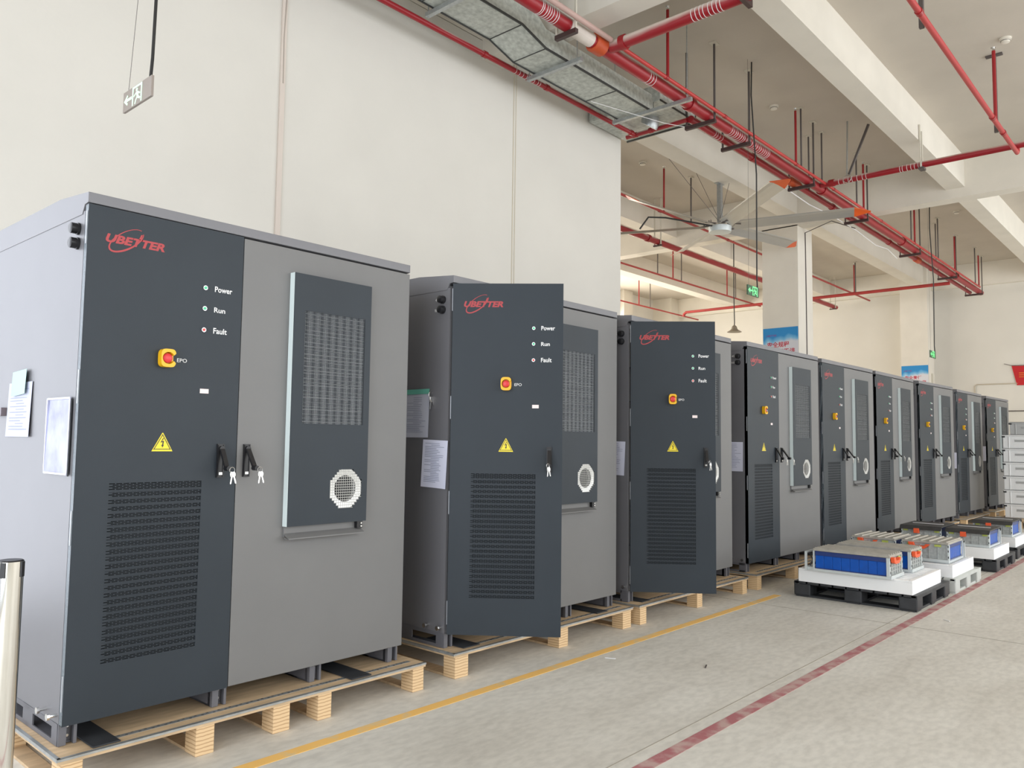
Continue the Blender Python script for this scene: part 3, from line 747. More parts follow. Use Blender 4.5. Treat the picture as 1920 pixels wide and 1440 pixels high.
def foam(x0, y0, L_, Wd, lab, h_=.12):
    b_ = MB(); t = .035
    r = empty('foam_tray', (x0, y0, .1405))
    b_.box(0, L_, 0, Wd, 0, h_*.86); b_.box(0, L_, 0, t, h_*.86, h_); b_.box(0, L_, Wd-t, Wd, h_*.86, h_); b_.box(0, t, t, Wd-t, h_*.86, h_); b_.box(L_-t, L_, t, Wd-t, h_*.86, h_)
    b_.build('tray', M_foam, r, bevel=.004, seg=2)
    b_ = MB(); k = 9
    for i in range(k):
        x = t+(L_-2*t)*(i+.5)/k; b_.box(x-.014, x+.014, t, Wd-t, h_*.86, h_*.95)
    b_.build('rib', M_foam, r, bevel=.003, seg=1)
    return tag(r, lab, 'foam tray', 'white foam trays on the plastic pallets')
foam(7.30+.045, 2.01, .90, .98, 'white foam tray on the nearest black pallet')
foam(8.59, 1.99, .86, .98, 'white foam tray on the light grey pallet')
foam(10.24+.09, 1.97, .84, .98, 'white foam tray on the black pallet under black-covered modules')
foam(11.80, 2.01, .84, .95, 'white foam tray on the furthest black pallet')

def module(L_, Wd, H_, cover, lab, black=False):
    """long side L_ along local x, end with connectors at x=0"""
    R = empty('battery_module'); b_ = MB()
    b_.box(0, L_, 0, Wd, 0, .022); b_.box(-.012, 0, 0, Wd, 0, .03); b_.box(L_, L_+.075, .02, Wd-.02, 0, .03)
    b_.build('base_tray', M_alu, R, bevel=.002, seg=1)
    x0, x1 = .035, L_-.015
    b_ = MB(); k = 8
    for i in range(k):
        a = x0+(x1-x0)*i/k; c = x0+(x1-x0)*(i+1)/k
        b_.box(a+.001, c-.001, .022, Wd-.022, .024, H_-.05)
    b_.build('cell', M_blue, R, bevel=.002, seg=1)
    MB().box(x0, x1, .017, Wd-.017, H_-.05, H_-.012).build('top_film', M_navy, R, bevel=.004)
    MB().box(x0, x1, .019, Wd-.019, .022, .030).build('bottom_film', M_navy, R)
    # end plate of translucent plastic ribs
    b_ = MB(); b_.box(.014, x0, .02, Wd-.02, .024, H_-.012)
    for i in range(6): y = .02+(Wd-.04)*i/5; b_.box(.004, .014, y-.004, y+.004, .024, H_-.02)
    for j in range(5): z = .03+(H_-.06)*j/4; b_.box(.006, .014, .02, Wd-.02, z-.003, z+.003)
    b_.build('end_plate', M_cell, R)
    for y in (.0, Wd-.016):
        MB().box(.0, .030, y, y+.016, .02, H_-.01).build('corner_post', M_alu, R, bevel=.002, seg=1)
        for z in (.30, .62, .86): MB().box(-.002, .004, y+.003, y+.011, H_*z-.010, H_*z+.010).build('post_slot', M_black, R)
    # frame at the far end with cable bundle
    b_ = MB()
    for y in (0, Wd-.014): b_.box(L_+.055, L_+.075, y, y+.014, 0, H_-.02); b_.box(L_-.012, L_, y, y+.014, 0, H_-.01)
    b_.box(L_+.055, L_+.075, 0, Wd, H_-.035, H_-.02)
    b_.build('rear_frame', M_alu, R)
    b_ = MB()
    for q in range(3):
        y = .05+q*.12; b_.tube([(L_+.012, y, H_-.05), (L_+.04, y+.02, H_*.7), (L_+.02, y+.01, H_*.45), (L_+.045, y+.03, .04)], .008, 8)
    b_.build('rear_cable', M_cable, R, smooth=True)
    b_ = MB(); n = 6
    if not black:
        b_.box(.0, L_-.0, .006, Wd-.006, H_-.010, H_+.012)
        for i in range(n):
            y = .03+(Wd-.06)*i/(n-1); b_.tube([(.01, y, H_+.010), (L_-.01, y, H_+.010)], .012, 8)
        b_.build('cover', M_clear, R, bevel=.003, seg=1)
        for y in (.07, Wd-.12): MB().box(-.004, .004, y, y+.06, H_-.034, H_-.014).build('label', M_lime, R)
        b_ = MB(); y0 = Wd*.38
        b_.prism([(0, 0), (.012, -.045), (.05, -.058), (.15, -.058), (.185, -.03), (.20, -.012), (.16, -.012), (.15, -.030), (.06, -.030), (.05, 0)], lambda a, c, q: (-q, y0+.20-a, H_-.004+c), -.002, .030)
        b_.build('carry_handle', M_orange, R, bevel=.004)
    else:
        b_.prism([(-.04, H_-.035), (0, H_+.012), (L_+.04, H_+.016), (L_+.05, H_-.02), (L_+.03, H_-.03), (L_+.02, H_+.004), (0, H_)], lambda a, c, q: (a, q, c), -.008, Wd+.008)
        b_.build('cover', M_bcov, R, bevel=.004)
        MB().box(L_*.55, L_*.60, .05, Wd-.05, H_+.0145, H_+.018).build('white_strip', M_white, R)
        for y in (.02, Wd-.08): MB().box(-.012, -.002, y, y+.05, H_-.055, H_-.030).build('label', M_lime, R)
        MB().box(-.048, -.010, Wd*.52, Wd*.52+.06, H_-.075, H_-.02).build('connector', M_orange, R, bevel=.004)
    return tag(R, lab, 'battery module', 'battery modules on the foam trays')
ZF = .1405+.12+.0008
m1 = module(.66, .36, .19, 1, 'long blue battery module with milky cover at the front edge of the nearest pallet')
m1.location = (7.27+.36, 2.165, ZF); m1.rotation_euler = (0, 0, radians(90))
m2 = copy_tree(m1); m2.location = (7.83+.36, 2.15, ZF); m2['label'] = 'second blue module with milky cover, behind the front one on the nearest pallet'
m3 = module(.57, .44, .185, 1, 'milky-covered module with orange carry handle on the grey pallet, nearer the red line')
m3.location = (8.715, 2.045, ZF)
m4 = copy_tree(m3); m4.location = (8.69, 2.53, ZF); m4['label'] = 'milky-covered module with orange handle on the cabinet side of the grey pallet'
m5 = module(.56, .44, .185, 1, 'black-covered blue module near the red line', black=True); m5.location = (10.28+.10, 2.02, ZF)
m6 = copy_tree(m5); m6.location = (10.36, 2.51, ZF); m6['label'] = 'black-covered module on the cabinet side of the black pallet'
m7 = copy_tree(m5); m7.location = (11.85, 2.05, ZF); m7['label'] = 'black-covered blue module on the furthest black pallet'
m5['label'] = 'black-covered blue module nearer the red line, on the second black pallet'

# ------------------------------------------------------------ crates
def crate(mt):
    R = empty('plastic_crate'); b_ = MB(); dx, dy, h_ = .40, .60, .250
    b_.box(.012, dx-.012, .012, dy-.012, 0, h_-.03); b_.box(0, dx, 0, dy, h_-.032, h_-.006)
    for y in (.10, dy-.115): b_.box(.003, .012, y, y+.015, 0, h_-.03)
    b_.box(.004, .012, .03, dy-.03, .01, .02)
    b_.build('tub', mt, R, bevel=.004, seg=1)
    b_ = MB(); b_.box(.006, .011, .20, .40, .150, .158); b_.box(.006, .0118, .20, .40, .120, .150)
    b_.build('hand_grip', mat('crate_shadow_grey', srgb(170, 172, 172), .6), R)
    b_ = MB(); b_.box(.0, .012, dy-.045, dy+.004, h_-.05, h_-.02); b_.build('corner_clip', M_black, R)
    MB().box(.008, dx-.008, .008, dy-.008, h_-.006, h_-.001).build('stack_gap', M_black, R)
    return R
cr = crate(M_crate); order = ['bottom', 'second lowest', 'third', 'fourth', 'fifth', 'top']
for k in range(6):
    o = cr if k == 0 else copy_tree(cr); o.location = (16.84, 2.43, .132+k*.2505)
    tag(o, 'white plastic crate, %s of the nearer stack' % (order[k] if k in (0, 5) else order[k]+' from the floor' if k > 1 else order[k]), 'crate', 'crates stacked at the right edge')
cr2 = crate(M_crate2); o2 = ['bottom', 'second lowest', 'third', 'fourth', 'fifth', 'sixth', 'top']
for k in range(7):
    o = cr2 if k == 0 else copy_tree(cr2); o.location = (17.45, 2.42, .132+k*.2505)
    tag(o, 'grey plastic crate, %s of the stack behind the white crates' % (o2[k] if k in (0, 1, 6) else o2[k]+' from the floor'), 'crate', 'crates stacked at the right edge')
for o, nm in ((None, ''),):
    pass
R = empty('wooden_pallet', (16.25, 2.32, 0)); b_ = MB()
for k in range(7): b_.box(0, 1.7, .115*k, .115*k+.095, .108, .130)
b_.build('deck', M_ply, R)
b_ = MB()
for y in (0, .35, .70): 
    for x in (0, .80, 1.60): MB().box(x, x+.1, y, y+.09, 0, .108).build('block', M_lvl, R)
tag(R, 'slatted wooden pallet under the crates at the right edge', 'pallet')

# ------------------------------------------------------------ pipes overhead
def pipe(pts, r, mt, lab, joints=(), rings=(), n=18, coup=(), name='pipe'):
    R = empty(name, pts[0]); o0 = Vector(pts[0]); P = [Vector(p)-o0 for p in pts]
    MB().tube(P, r, n).build('pipe_run', mt, R, smooth=True)
    for j in joints:      # threaded or grooved couplings (t along polyline straight pieces)
        a, b2 = Vector(j[0])-o0, Vector(j[1])-o0; MB().tube([a, b2], r*1.22, n).build('coupling', M_red, R, smooth=True)
    for j in coup:
        a, b2 = Vector(j[0])-o0, Vector(j[1])-o0
        MB().tube([a, a+(b2-a)*.12, a+(b2-a)*.88, b2], r*1.3, n, rs=[r*1.15, r*1.4, r*1.4, r*1.15]).build('orange_coupling', mat('orange_coupling', srgb(185, 75, 35), .5), R, smooth=True)
    if rings:
        for p, ax in rings:
            a = Vector(p)-o0; q = Vector(ax)*.003
            MB().tube([a-q, a+q], r*1.03, n).build('thread_tape', M_white, R)
    return tag(R, lab, 'pipe')
def rx(x0, x1, k, y, z): return [((x0+(x1-x0)*i/(k-1)+random.uniform(-.01, .01), y, z), (1, 0, 0)) for i in range(k)]
def ry(y0, y1, k, x, z): return [((x, y0+(y1-y0)*i/(k-1)+random.uniform(-.01, .01), z), (0, 1, 0)) for i in range(k)]
ZP = 5.35
pipe([(-3.55, 4.495, ZP), (22.95, 4.495, ZP)], .068, M_pipe, 'thick red main pipe of the ceiling trunk running the length of the hall',
     joints=[((8.0+k*4.1, 4.495, ZP), (8.08+k*4.1, 4.495, ZP)) for k in range(4)], coup=[((6.12, 4.495, ZP), (6.30, 4.495, ZP))],
     rings=rx(5.28, 5.52, 8, 4.495, ZP)+rx(7.1, 7.2, 3, 4.495, ZP)+rx(9.0, 10.1, 22, 4.495, ZP))
P1o = [o for o in C.objects if o.name == 'pipe'][0]
MB().tube([(9.27, 0, 0), (9.64, 0, 0)], .0685, 24).build('overspray', mat('white_overspray', srgb(212, 203, 194), .6, noise=.08, nscale=6), P1o, smooth=True)
pipe([(8.43, 4.70, ZP), (22.75, 4.70, ZP)], .046, M_pipe, 'thinner red pipe running left of the main trunk pipe',
     joints=[((10.1+k*3, 4.70, ZP), (10.17+k*3, 4.70, ZP)) for k in range(4)], coup=[((11.35, 4.70, ZP), (11.75, 4.70, ZP)), ((17.9, 4.70, ZP), (18.2, 4.70, ZP))], rings=rx(9.0, 9.2, 4, 4.70, ZP)+rx(13.2, 13.6, 6, 4.70, ZP))
pipe([(6.42, 4.42, ZP), (6.42, 4.345, ZP), (6.50, 4.345, ZP), (22.1, 4.345, ZP)], .021, mat('bright_red_pipe', srgb(182, 52, 50), .45, noise=.1, nscale=3), 'thin red sprinkler pipe along the right side of the main trunk',
     joints=[((x, 4.345, ZP), (x+.05, 4.345, ZP)) for x in (7.25, 8.6, 10.75, 12.2, 14.5, 16.5, 19.6)])
pipe([(-3.55, 4.36, ZP+.02), (6.25, 4.36, ZP+.02)], .026, mat('dusty_pink_pipe', srgb(190, 160, 152), .5, noise=.12, nscale=2), 'dusty pale pipe beside the main trunk above the duct')
pipe([(6.34, 4.42, ZP), (6.34, -6.4, ZP)], .060, M_pipex, 'large dusty red cross pipe joining the trunk near the duct', joints=[((6.34, 4.30, ZP), (6.34, 4.24, ZP))], rings=ry(3.2, 3.5, 8, 6.34, ZP))
pipe([(11.91, 4.42, ZP), (11.91, -6.4, ZP)], .045, M_pipe, 'red cross pipe passing under the bright beam at the right', joints=[((11.91, 4.30, ZP), (11.91, 4.22, ZP))], rings=ry(3.75, 4.15, 7, 11.91, ZP)+ry(3.0, 3.3, 7, 11.91, ZP))
pipe([(-3.55, 1.87, 5.25), (11.91, 1.87, 5.25), (11.94, 1.87, 5.27), (11.94, 1.87, 5.33)], .028, mat('scarlet_pipe', srgb(178, 48, 50), .45), 'thin scarlet sprinkler pipe crossing the upper right corner',
     joints=[((x, 1.87, 5.25), (x+.06, 1.87, 5.25)) for x in (7.4, 10.4, 11.0)])
pipe([(-3.55, 5.49, ZP), (8.41, 5.49, ZP)], .029, M_pipe, 'slim red pipe running along the top of the long cream wall', joints=[((x, 5.49, ZP), (x+.05, 5.49, ZP)) for x in (5.6, 6.3, 6.6, 8.3)], rings=rx(6.1, 6.5, 8, 5.49, ZP))
pipe([(8.42, 5.62, ZP), (8.42, 4.74, ZP)], .028, M_pipe, 'short red cross pipe joining the wall pipe to the trunk', joints=[((8.42, 5.52, ZP), (8.42, 5.46, ZP)), ((8.42, 5.28, ZP), (8.42, 5.23, ZP))])
pipe([(8.6, 8.145, ZP), (22.95, 8.145, ZP)], .060, M_pipe, 'thick red pipe in the bay behind the column', joints=[((12.9, 8.145, ZP), (12.98, 8.145, ZP))])
pipe([(8.6, 7.00, ZP), (22.4, 7.05, ZP)], .022, M_pipe2, 'thin red sprinkler pipe behind the ceiling fan', joints=[((x, 7.02, ZP), (x+.06, 7.02, ZP)) for x in (11.5, 14.0, 18, 21)])
pipe([(8.6, 9.74, ZP), (21.45, 9.74, ZP)], .022, M_pipe2, 'thin red sprinkler pipe, middle of three in the back bays')
pipe([(8.6, 12.38, ZP), (22.65, 12.38, ZP)], .022, M_pipe2, 'thin red sprinkler pipe furthest back near the windows')
pipe([(20.55, 4.66, ZP-.11), (20.55, 11.62, ZP-.11), (20.55, 11.69, ZP-.16), (20.55, 11.70, ZP-.23)], .040, M_pipe2, 'red cross pipe near the far wall')
def zvert(x, y, z0, z1, r, mt, name, lab, cat, grp, plate=True, head=False):
    R = empty(name, (x, y, z0)); h_ = z1-z0
    MB().tube([(0, 0, 0), (0, 0, h_)], r, 8).build('rod', mt, R, smooth=True)
    if plate: MB().box(-.05, .05, -.03, .03, h_-.012, h_).build('ceiling_plate', M_whitesteel, R)
    if head:
        MB().tube([(0, 0, h_), (0, 0, h_+.035), (0, 0, h_+.037)], r, 8, rs=[r, r*.6, r*1.6]).build('sprinkler_head', M_silver, R)
    return tag(R, lab, cat, grp)
# trapeze hangers for the trunk
TX = [(5.72, 'before the dusty tee'), (8.46, 'above the end of the duct'), (9.40, 'just past the end of the duct'), (11.55, 'by the orange coupling'), (13.95, 'in front of the cross beam'), (17.1, 'beyond the cross beam'), (20.0, 'above the far cabinets'), (22.6, 'at the far wall')]
for x, wh in TX:
    R = empty('pipe_hanger', (x, 4.5, ZP-.092)); h_ = ZS-(ZP-.092)
    MB().box(-.022, .022, -.12, (.285 if x > 8 else .13), -.022, .022).build('cross_bar', M_brownsteel, R)
    for y in (-.105, .268):
        if y > 0 and x < 8: y = .12
        MB().box(-.010, .010, y-.010, y+.010, .02, (h_ if y < 0 or x < 9 else .30)).build('hanger_rod', M_rod if x > 8 else M_whitesteel, R)
    MB().box(-.06, .06, -.145, -.065, h_-.012, h_).build('ceiling_plate', M_whitesteel, R)
    tag(R, 'dark steel pipe hanger under the trunk pipes '+wh, 'pipe hanger', 'hangers of the pipe trunk')
SP = [(7.30, 4.345, 'nearest the big cross pipe'), (10.77, 4.345, 'beside the black sign cable'), (13.6, 4.345, 'before the cross beam'), (16.55, 4.345, 'beyond the cross beam'), (19.66, 4.345, 'above the seventh cabinet'), (22.0, 4.345, 'near the far wall')]
for x, y, wh in SP:
    zvert(x, y, ZP, ZS-.10, .017, M_red, 'sprinkler_riser', 'red upright sprinkler pipe on the trunk '+wh, 'sprinkler pipe', 'sprinkler uprights', plate=False, head=True)
zvert(10.60, 1.87, 5.25, ZS-.10, .02, M_red, 'sprinkler_riser', 'red upright sprinkler pipe on the scarlet pipe at the upper right', 'sprinkler pipe', 'sprinkler uprights', plate=False, head=True)
for x, wh in ((10.94, 'near its elbow'), (7.72, 'at the top edge')):
    R = empty('pipe_strut', (x, 1.925, 5.25)); MB().box(-.02, .02, -.02, .02, -.01, ZS-5.25).build('strut', M_rod, R); MB().box(-.03, .03, -.09, .09, ZS-5.27, ZS-5.25-.001).build('ceiling_plate', M_rod, R)
    tag(R, 'dark strut holding the scarlet pipe '+wh, 'strut', 'struts of the scarlet pipe')
for k, (x, y) in enumerate([(10.95, 4.34), (12.05, 4.66), (12.03, 4.45), (13.28, 4.35), (16.3, 4.34), (18.2, 4.33), (18.6, 4.47), (21.5, 4.32)]):
    R = zvert(x, y, ZP, ZS, .013, M_rod, 'ceiling_rod', 'thin dark ceiling rod above the trunk pipes, '+['beside the red sprinkler upright', 'left one above the cross pipe junction', 'right one above the cross pipe junction', 'close before the cross beam', 'just beyond the cross beam', 'paired near the far sign cable', 'paired with it slightly farther', 'last one before the far wall'][k], 'rod', 'ceiling rods over the trunk')
# clamps on the bright beam and upper struts
R = empty('beam_clamp', (11.90, 3.02, ZP-.06)); MB().box(-.06, -.03, -.012, .0, 0, .62).build('strap', M_whitesteel, R); MB().box(.03, .06, -.012, .0, 0, .55).build('strap', M_whitesteel, R); MB().box(-.06, .06, -.05, .02, -.02, .01).build('saddle', M_rod, R)
tag(R, 'pale strap clamp holding the cross pipe on the bright beam', 'clamp')
R = empty('seismic_brace', (11.86, 4.02, ZP)); MB().obox((0, 0, .05), (0, -.02, ZS-ZP), .03, .012).build('slotted_strut', M_galv, R); MB().obox((0, -.03, .06), (.0, -.32, ZS-ZP-.12), .03, .03).build('brace', M_rod, R)
b_ = MB(); b_.tube([(0, .0+.054*cos(2*pi*i/16), .054*sin(2*pi*i/16)) for i in range(17)], .006, 6, cap=False); b_.build('clamp_ring', M_silver, R)
tag(R, 'slotted strut with diagonal brace on the cross pipe', 'brace')
R = empty('pipe_bracket', (6.33, 2.98, ZP)); MB().box(-.09, .09, -.02, .02, -.09, -.05).build('saddle', M_brownsteel, R); MB().box(-.09, -.05, -.02, .02, -.05, .36).build('leg', M_brownsteel, R); MB().box(.05, .09, -.02, .02, -.05, .36).build('leg', M_brownsteel, R)
tag(R, 'dark red bracket under the large cross pipe at the top edge', 'bracket')
# hangers in the back bays
for k, (x, y, z, nm) in enumerate([(12.6, 7.02, ZP, 'behind the fan'), (17.0, 9.74, ZP, 'on the middle back pipe'), (19.9, 9.74, ZP, 'on the middle back pipe near the sign'), (19.8, 12.38, ZP, 'on the furthest pipe'), (15.9, 9.74, ZP, 'at the left of the middle back pipe'), (21.3, 7.05, ZP, 'in the bay right of the column')]):
    zvert(x, y, z, ZS, .014, M_rod, 'ceiling_rod', 'thin dark rod holding a red sprinkler pipe '+nm, 'rod', 'rods of the back bays')
for k, (x, y, nm) in enumerate([(11.65, 7.01, 'left of the fan'), (16.6, 9.74, 'in the second bay behind the fan'), (19.4, 9.74, 'left of the green sign'), (21.2, 7.05, 'in the bay right of the column'), (19.2, 12.38, 'furthest back')]):
    zvert(x, y, ZP, ZS-.1, .016, M_red, 'sprinkler_riser', 'red upright sprinkler pipe '+nm, 'sprinkler pipe', 'sprinkler uprights', plate=False, head=True)
def ring_hanger(x, y, r_, lab):
    R = empty('strap_hanger', (x, y, ZP)); MB().box(-.02, .02, -r_-.012, -r_-.004, -r_, ZS-ZP).build('strap', M_whitesteel, R); MB().box(-.02, .02, r_+.004, r_+.012, -r_, ZS-ZP).build('strap', M_whitesteel, R); MB().box(-.022, .022, -r_-.03, r_+.03, -r_-.03, -r_-.005).build('saddle', M_brownsteel, R)
    tag(R, lab, 'pipe hanger', 'strap hangers of the back pipe')
ring_hanger(13.3, 8.145, .062, 'pale strap hanger on the thick back pipe behind the fan')
ring_hanger(22.7, 8.145, .062, 'pale strap hanger at the far end of the thick back pipe')
# smoke detectors
for x, y, wh in [(10.573, 1.74, 'at the upper right'), (10.631, 4.60, 'near the red sprinkler upright over the trunk'), (11.376, 7.265, 'left of the fan'), (17.9, 3.9, 'in the far bay')]:
    R = empty('smoke_detector', (x, y, ZS)); MB().tube([(0, 0, 0), (0, 0, -.02), (0, 0, -.022), (0, 0, -.05), (0, 0, -.055)], .05, 24, rs=[.065, .065, .05, .045, .03]).build('housing', mat('detector_white', srgb(225, 220, 208), .5), R, smooth=True)
    MB().tube([(0, 0, -.03), (0, 0, -.036)], .0505, 24).build('sensor_slit', M_rod, R)
    tag(R, 'white round smoke detector on the ceiling '+wh, 'smoke detector', 'ceiling smoke detectors')

# ------------------------------------------------------------ duct
def duct():
    R = empty('air_duct', (0, 0, 0)); ya, yb = 4.87, 5.30
    secs = [(-3.55, 5.40, 5.74), (5.50, 5.40, 5.74), (5.86, 5.30, 5.50), (7.85, 5.30, 5.50)]
    b_ = MB()
    for (xa, za, zb), (xb, zc, zd) in zip(secs, secs[1:]):
        n = len(b_.v)
        b_.v += [(xa, ya, za), (xa, yb, za), (xa, yb, zb), (xa, ya, zb), (xb, ya, zc), (xb, yb, zc), (xb, yb, zd), (xb, ya, zd)]
        b_.f += [tuple(n+i for i in q) for q in ((0, 4, 5, 1), (1, 5, 6, 2), (2, 6, 7, 3), (3, 7, 4, 0))]
    b_.box(7.85, 8.70, 4.78, 5.80, 5.42, 5.62)
    b_.build('duct_casing', M_duct, R)
    b_ = MB()
    for (xa, za, _), (xb, zc, _2) in zip(secs, secs[1:]):
        b_.obox((xa, ya-.004, za-.004), (xb, ya-.004, zc-.004), .012, .022); b_.obox((xa, yb+.004, za-.004), (xb, yb+.004, zc-.004), .012, .016)
    for x, z in ((4.6, 5.40), (5.50, 5.40), (5.86, 5.30), (7.1, 5.30), (7.85, 5.30)): b_.box(x-.004, x+.004, ya, yb, z-.006, z)
    b_.box(8.685, 8.71, 4.78, 5.80, 5.405, 5.62); b_.box(7.85, 8.70, 4.77, 4.78, 5.41, 5.43); b_.box(7.85, 7.862, 4.87, 5.30, 5.30, 5.50)
    b_.build('seam_flange', mat('dark_seam', (.05, .052, .05), .5, .3), R)
    MB().tube([(8.25, 5.16, 5.42), (8.25, 5.16, 5.36), (8.25, 5.18, 5.33)], .11, 24).build('round_collar', M_galv, R, smooth=True)
    return tag(R, 'galvanised rectangular air duct under the ceiling above the long cream wall', 'duct')
M_duct = mat('duct_foil', srgb(184, 188, 181), .5, .15, noise=.22, nscale=22, bump=.2, bscale=60)
duct()
for x, z, y0, y1, wh in ((4.75, 5.38, 4.55, 5.40, 'at the top edge of the picture'), (6.20, 5.28, 4.68, 5.40, 'below the step of the duct'), (7.74, 5.28, 4.30, 5.36, 'near the end of the duct')):
    R = empty('duct_hanger', (x, 0, z)); MB().box(-.022, .022, y0, y1, -.04, 0).build('strut_channel', M_galv, R)
    for y in (y0+.06, y1-.02):
        MB().tube([(0, y, -.05), (0, y, (ZS-z) if x < 5.9 or x > 6.3 else .24)], .006, 8).build('threaded_rod', M_galv, R)
    tag(R, 'galvanised strut channel carrying the air duct '+wh, 'duct hanger', 'struts under the air duct')

# ------------------------------------------------------------ ceiling fan
FX, FY, FZ = 11.965, 6.128, 4.96
R = empty('ceiling_fan', (FX, FY, 5.75))
MB().box(-.10, .10, -.03, .05, -.012, 0).build('mounting_plate', M_galv, R)
MB().box(-.035, .035, -.035, .035, FZ-5.75+.12, -.012).build('down_rod', M_galv, R)
z0 = FZ-5.75
MB().tube([(0, 0, z0-.045), (0, 0, z0-.04), (0, 0, z0+.05), (0, 0, z0+.07), (0, 0, z0+.09)], .2, 40, rs=[.16, .18, .19, .15, .06]).build('motor_hub', M_alu, R, smooth=True)
b_ = MB()
for k in range(6):
    a = radians(-70.5+60*k); u = Vector((cos(a), sin(a), 0)); b_.obox(u*.12+Vector((0, 0, z0+.09)), u*.34+Vector((0, 0, z0+.07)), .06, .012)
    for s_ in (-.02, .02): b_.tube([Vector((-u.y*s_, u.x*s_, z0+.07))+u*.26, Vector((-u.y*s_, u.x*s_, z0+.12))+u*.26], .008, 6)
b_.build('blade_bracket', M_rod, R)
for k in range(6):
    a = radians(-70.5+60*k); u = Vector((cos(a), sin(a), 0)); v = Vector((-u.y, u.x, 0)); b_ = MB()
    sec = [(-.115, .042), (-.05, .036), (.03, .008), (.115, -.046), (.105, -.050), (.02, -.006), (-.05, .022), (-.105, .030)]
    def blade_pt(r_, s_, c): return Vector((0, 0, z0+.055+.022*r_))+u*r_+v*s_*c+Vector((0, 0, 1))*0
    n0 = len(b_.v); K = [(.24, 1), (2.06, 1)]
    for r_, sc in K: b_.v += [tuple(Vector((0, 0, z0+.06+.02*r_+q))+u*r_+v*p*sc) for p, q in sec]
    k_ = len(sec)
    b_.f.append(tuple(range(n0, n0+k_))); b_.f.append(tuple(range(n0+2*k_-1, n0+k_-1, -1)))
    for i in range(k_): b_.f.append((n0+i, n0+k_+i, n0+k_+(i+1) % k_, n0+(i+1) % k_))
    bl = b_.build('blade', M_blade, R)
    b_ = MB(); n0 = 0
    for r_, sc, sh in ((2.06, 1.03, 0), (2.30, .14, .07)): b_.v += [tuple(Vector((0, 0, z0+.06+.02*r_+q*sc))+u*r_+v*(p*sc+sh)) for p, q in sec]
    b_.f.append(tuple(range(0, k_))); b_.f.append(tuple(range(2*k_-1, k_-1, -1)))
    for i in range(k_): b_.f.append((i, k_+i, k_+(i+1) % k_, (i+1) % k_))
    o = b_.build('blade_tip', M_tip, bl); o['label'] = 'orange blade tip'
for dx, dy, dz in ((-.75, .62, ZS-5.75), (.42, .68, ZS-5.75), (-.2, -.27, -.1), (.95, -.27, -.02)):
    b_ = MB().tube([(.02 if dx > 0 else -.02, 0, z0+.13), (dx, dy, dz)], .004, 6); b_.build('guy_wire', M_rod, R)
tag(R, 'large six-blade industrial ceiling fan with orange blade tips', 'ceiling fan')
b_ = MB(); b_.tube([(FX-.22, FY+.03, FZ+.03), (FX-.9, FY+.5, FZ+.10), (FX-1.1, FY+.7, FZ+.10), (FX-1.2, FY+.8, FZ-.1)], .014, 8)
tag(b_.build('fan_cable', M_cable, smooth=True), 'black cable drooping from the fan hub to the left', 'cable')

# ------------------------------------------------------------ exit signs, lamp, cables
def exit_sign(loc, along, w2, h_, mtp, mtg, lab, cable_top, wire_off):
    """panel spans the unit vector 'along' (left to right as seen)"""
    R = empty('exit_sign', loc); u = Vector(along); nrm = Vector((-u.y, u.x, 0))*-1; nrm = Vector((u.y, -u.x, 0))
    def P(a, b_, d): return tuple(u*a+Vector((0, 0, b_))+nrm*d)
    MB().prism([(-w2/2, -h_), (w2/2, -h_), (w2/2, 0), (-w2/2, 0)], P, -.008, .008).build('panel', mtp, R, bevel=.003)
    b_ = MB(); s = h_; A0 = -w2/s*.46
    def q(pts): b_.prism([((A0+(a-A0)*1.25)*s, c*s) for a, c in pts], P, .009, .0095)
    o = -1.0
    # arrow
    ax = -.98*w2/h_/2.9*1.0
    A1 = A0+.75
    q([(A0, -.5), (A0+.30, -.24), (A0+.36, -.32), (A0+.24, -.43), (A1-.05, -.43), (A1-.05, -.57), (A0+.24, -.57), (A0+.36, -.68), (A0+.30, -.76)])
    # door frame and runner
    X0 = A1; X1 = X0+.86
    q([(X0, -.95), (X0+.10, -.95), (X0+.10, -.14), (X1-.10, -.14), (X1-.10, -.95), (X1, -.95), (X1, -.04), (X0, -.04)])
    c = (X0+X1)/2
    q([(c-.03+.085*cos(2*pi*i/10), -.26+.085*sin(2*pi*i/10)) for i in range(10)])
    q([(c-.10, -.36), (c+.10, -.36), (c+.14, -.62), (c-.02, -.62)])
    q([(c-.02, -.60), (c+.13, -.60), (c+.30, -.72), (c+.26, -.80), (c+.05, -.70)])
    q([(c-.02, -.60), (c+.06, -.64), (c-.06, -.78), (c-.12, -.94), (c-.20, -.92), (c-.14, -.74)])
    q([(c-.10, -.38), (c-.10, -.46), (c-.27, -.56), (c-.30, -.49)])
    q([(c+.10, -.38), (c+.28, -.48), (c+.25, -.55), (c+.08, -.46)])
    b_.build('glowing_symbol', mtg, R)
    b_ = MB(); L0 = Vector(loc)
    ct = Vector(cable_top)-L0; base = u*(w2*.42)
    b_.tube([tuple(base+Vector((0, 0, .0))), tuple(base+Vector((.01, .01, .12))), tuple((base+ct)/2+Vector((.015, -.02, 0))), tuple(ct*.85+base*.15+Vector((-.015, .01, 0))), tuple(ct)], .010 if w2 > .36 else .009, 8)
    b_.build('feed_cable', M_cable, R, smooth=True)
    b_ = MB()
    b_.tube([tuple(u*(-w2*.36)), tuple(u*(-w2*.36)+Vector((.02, -.30 if abs(u.y) > .5 else .0, ct.z)))], .0018, 5); b_.build('suspension_wire', M_rod, R)
    return tag(R, lab, 'exit sign')
exit_sign((1.955, 4.86, 3.545), (0, -1, 0), .40, .128, M_exit, M_glow, 'grey exit sign with glowing running figure hanging in front of the cream wall', (1.955, 4.70, ZS), 0)
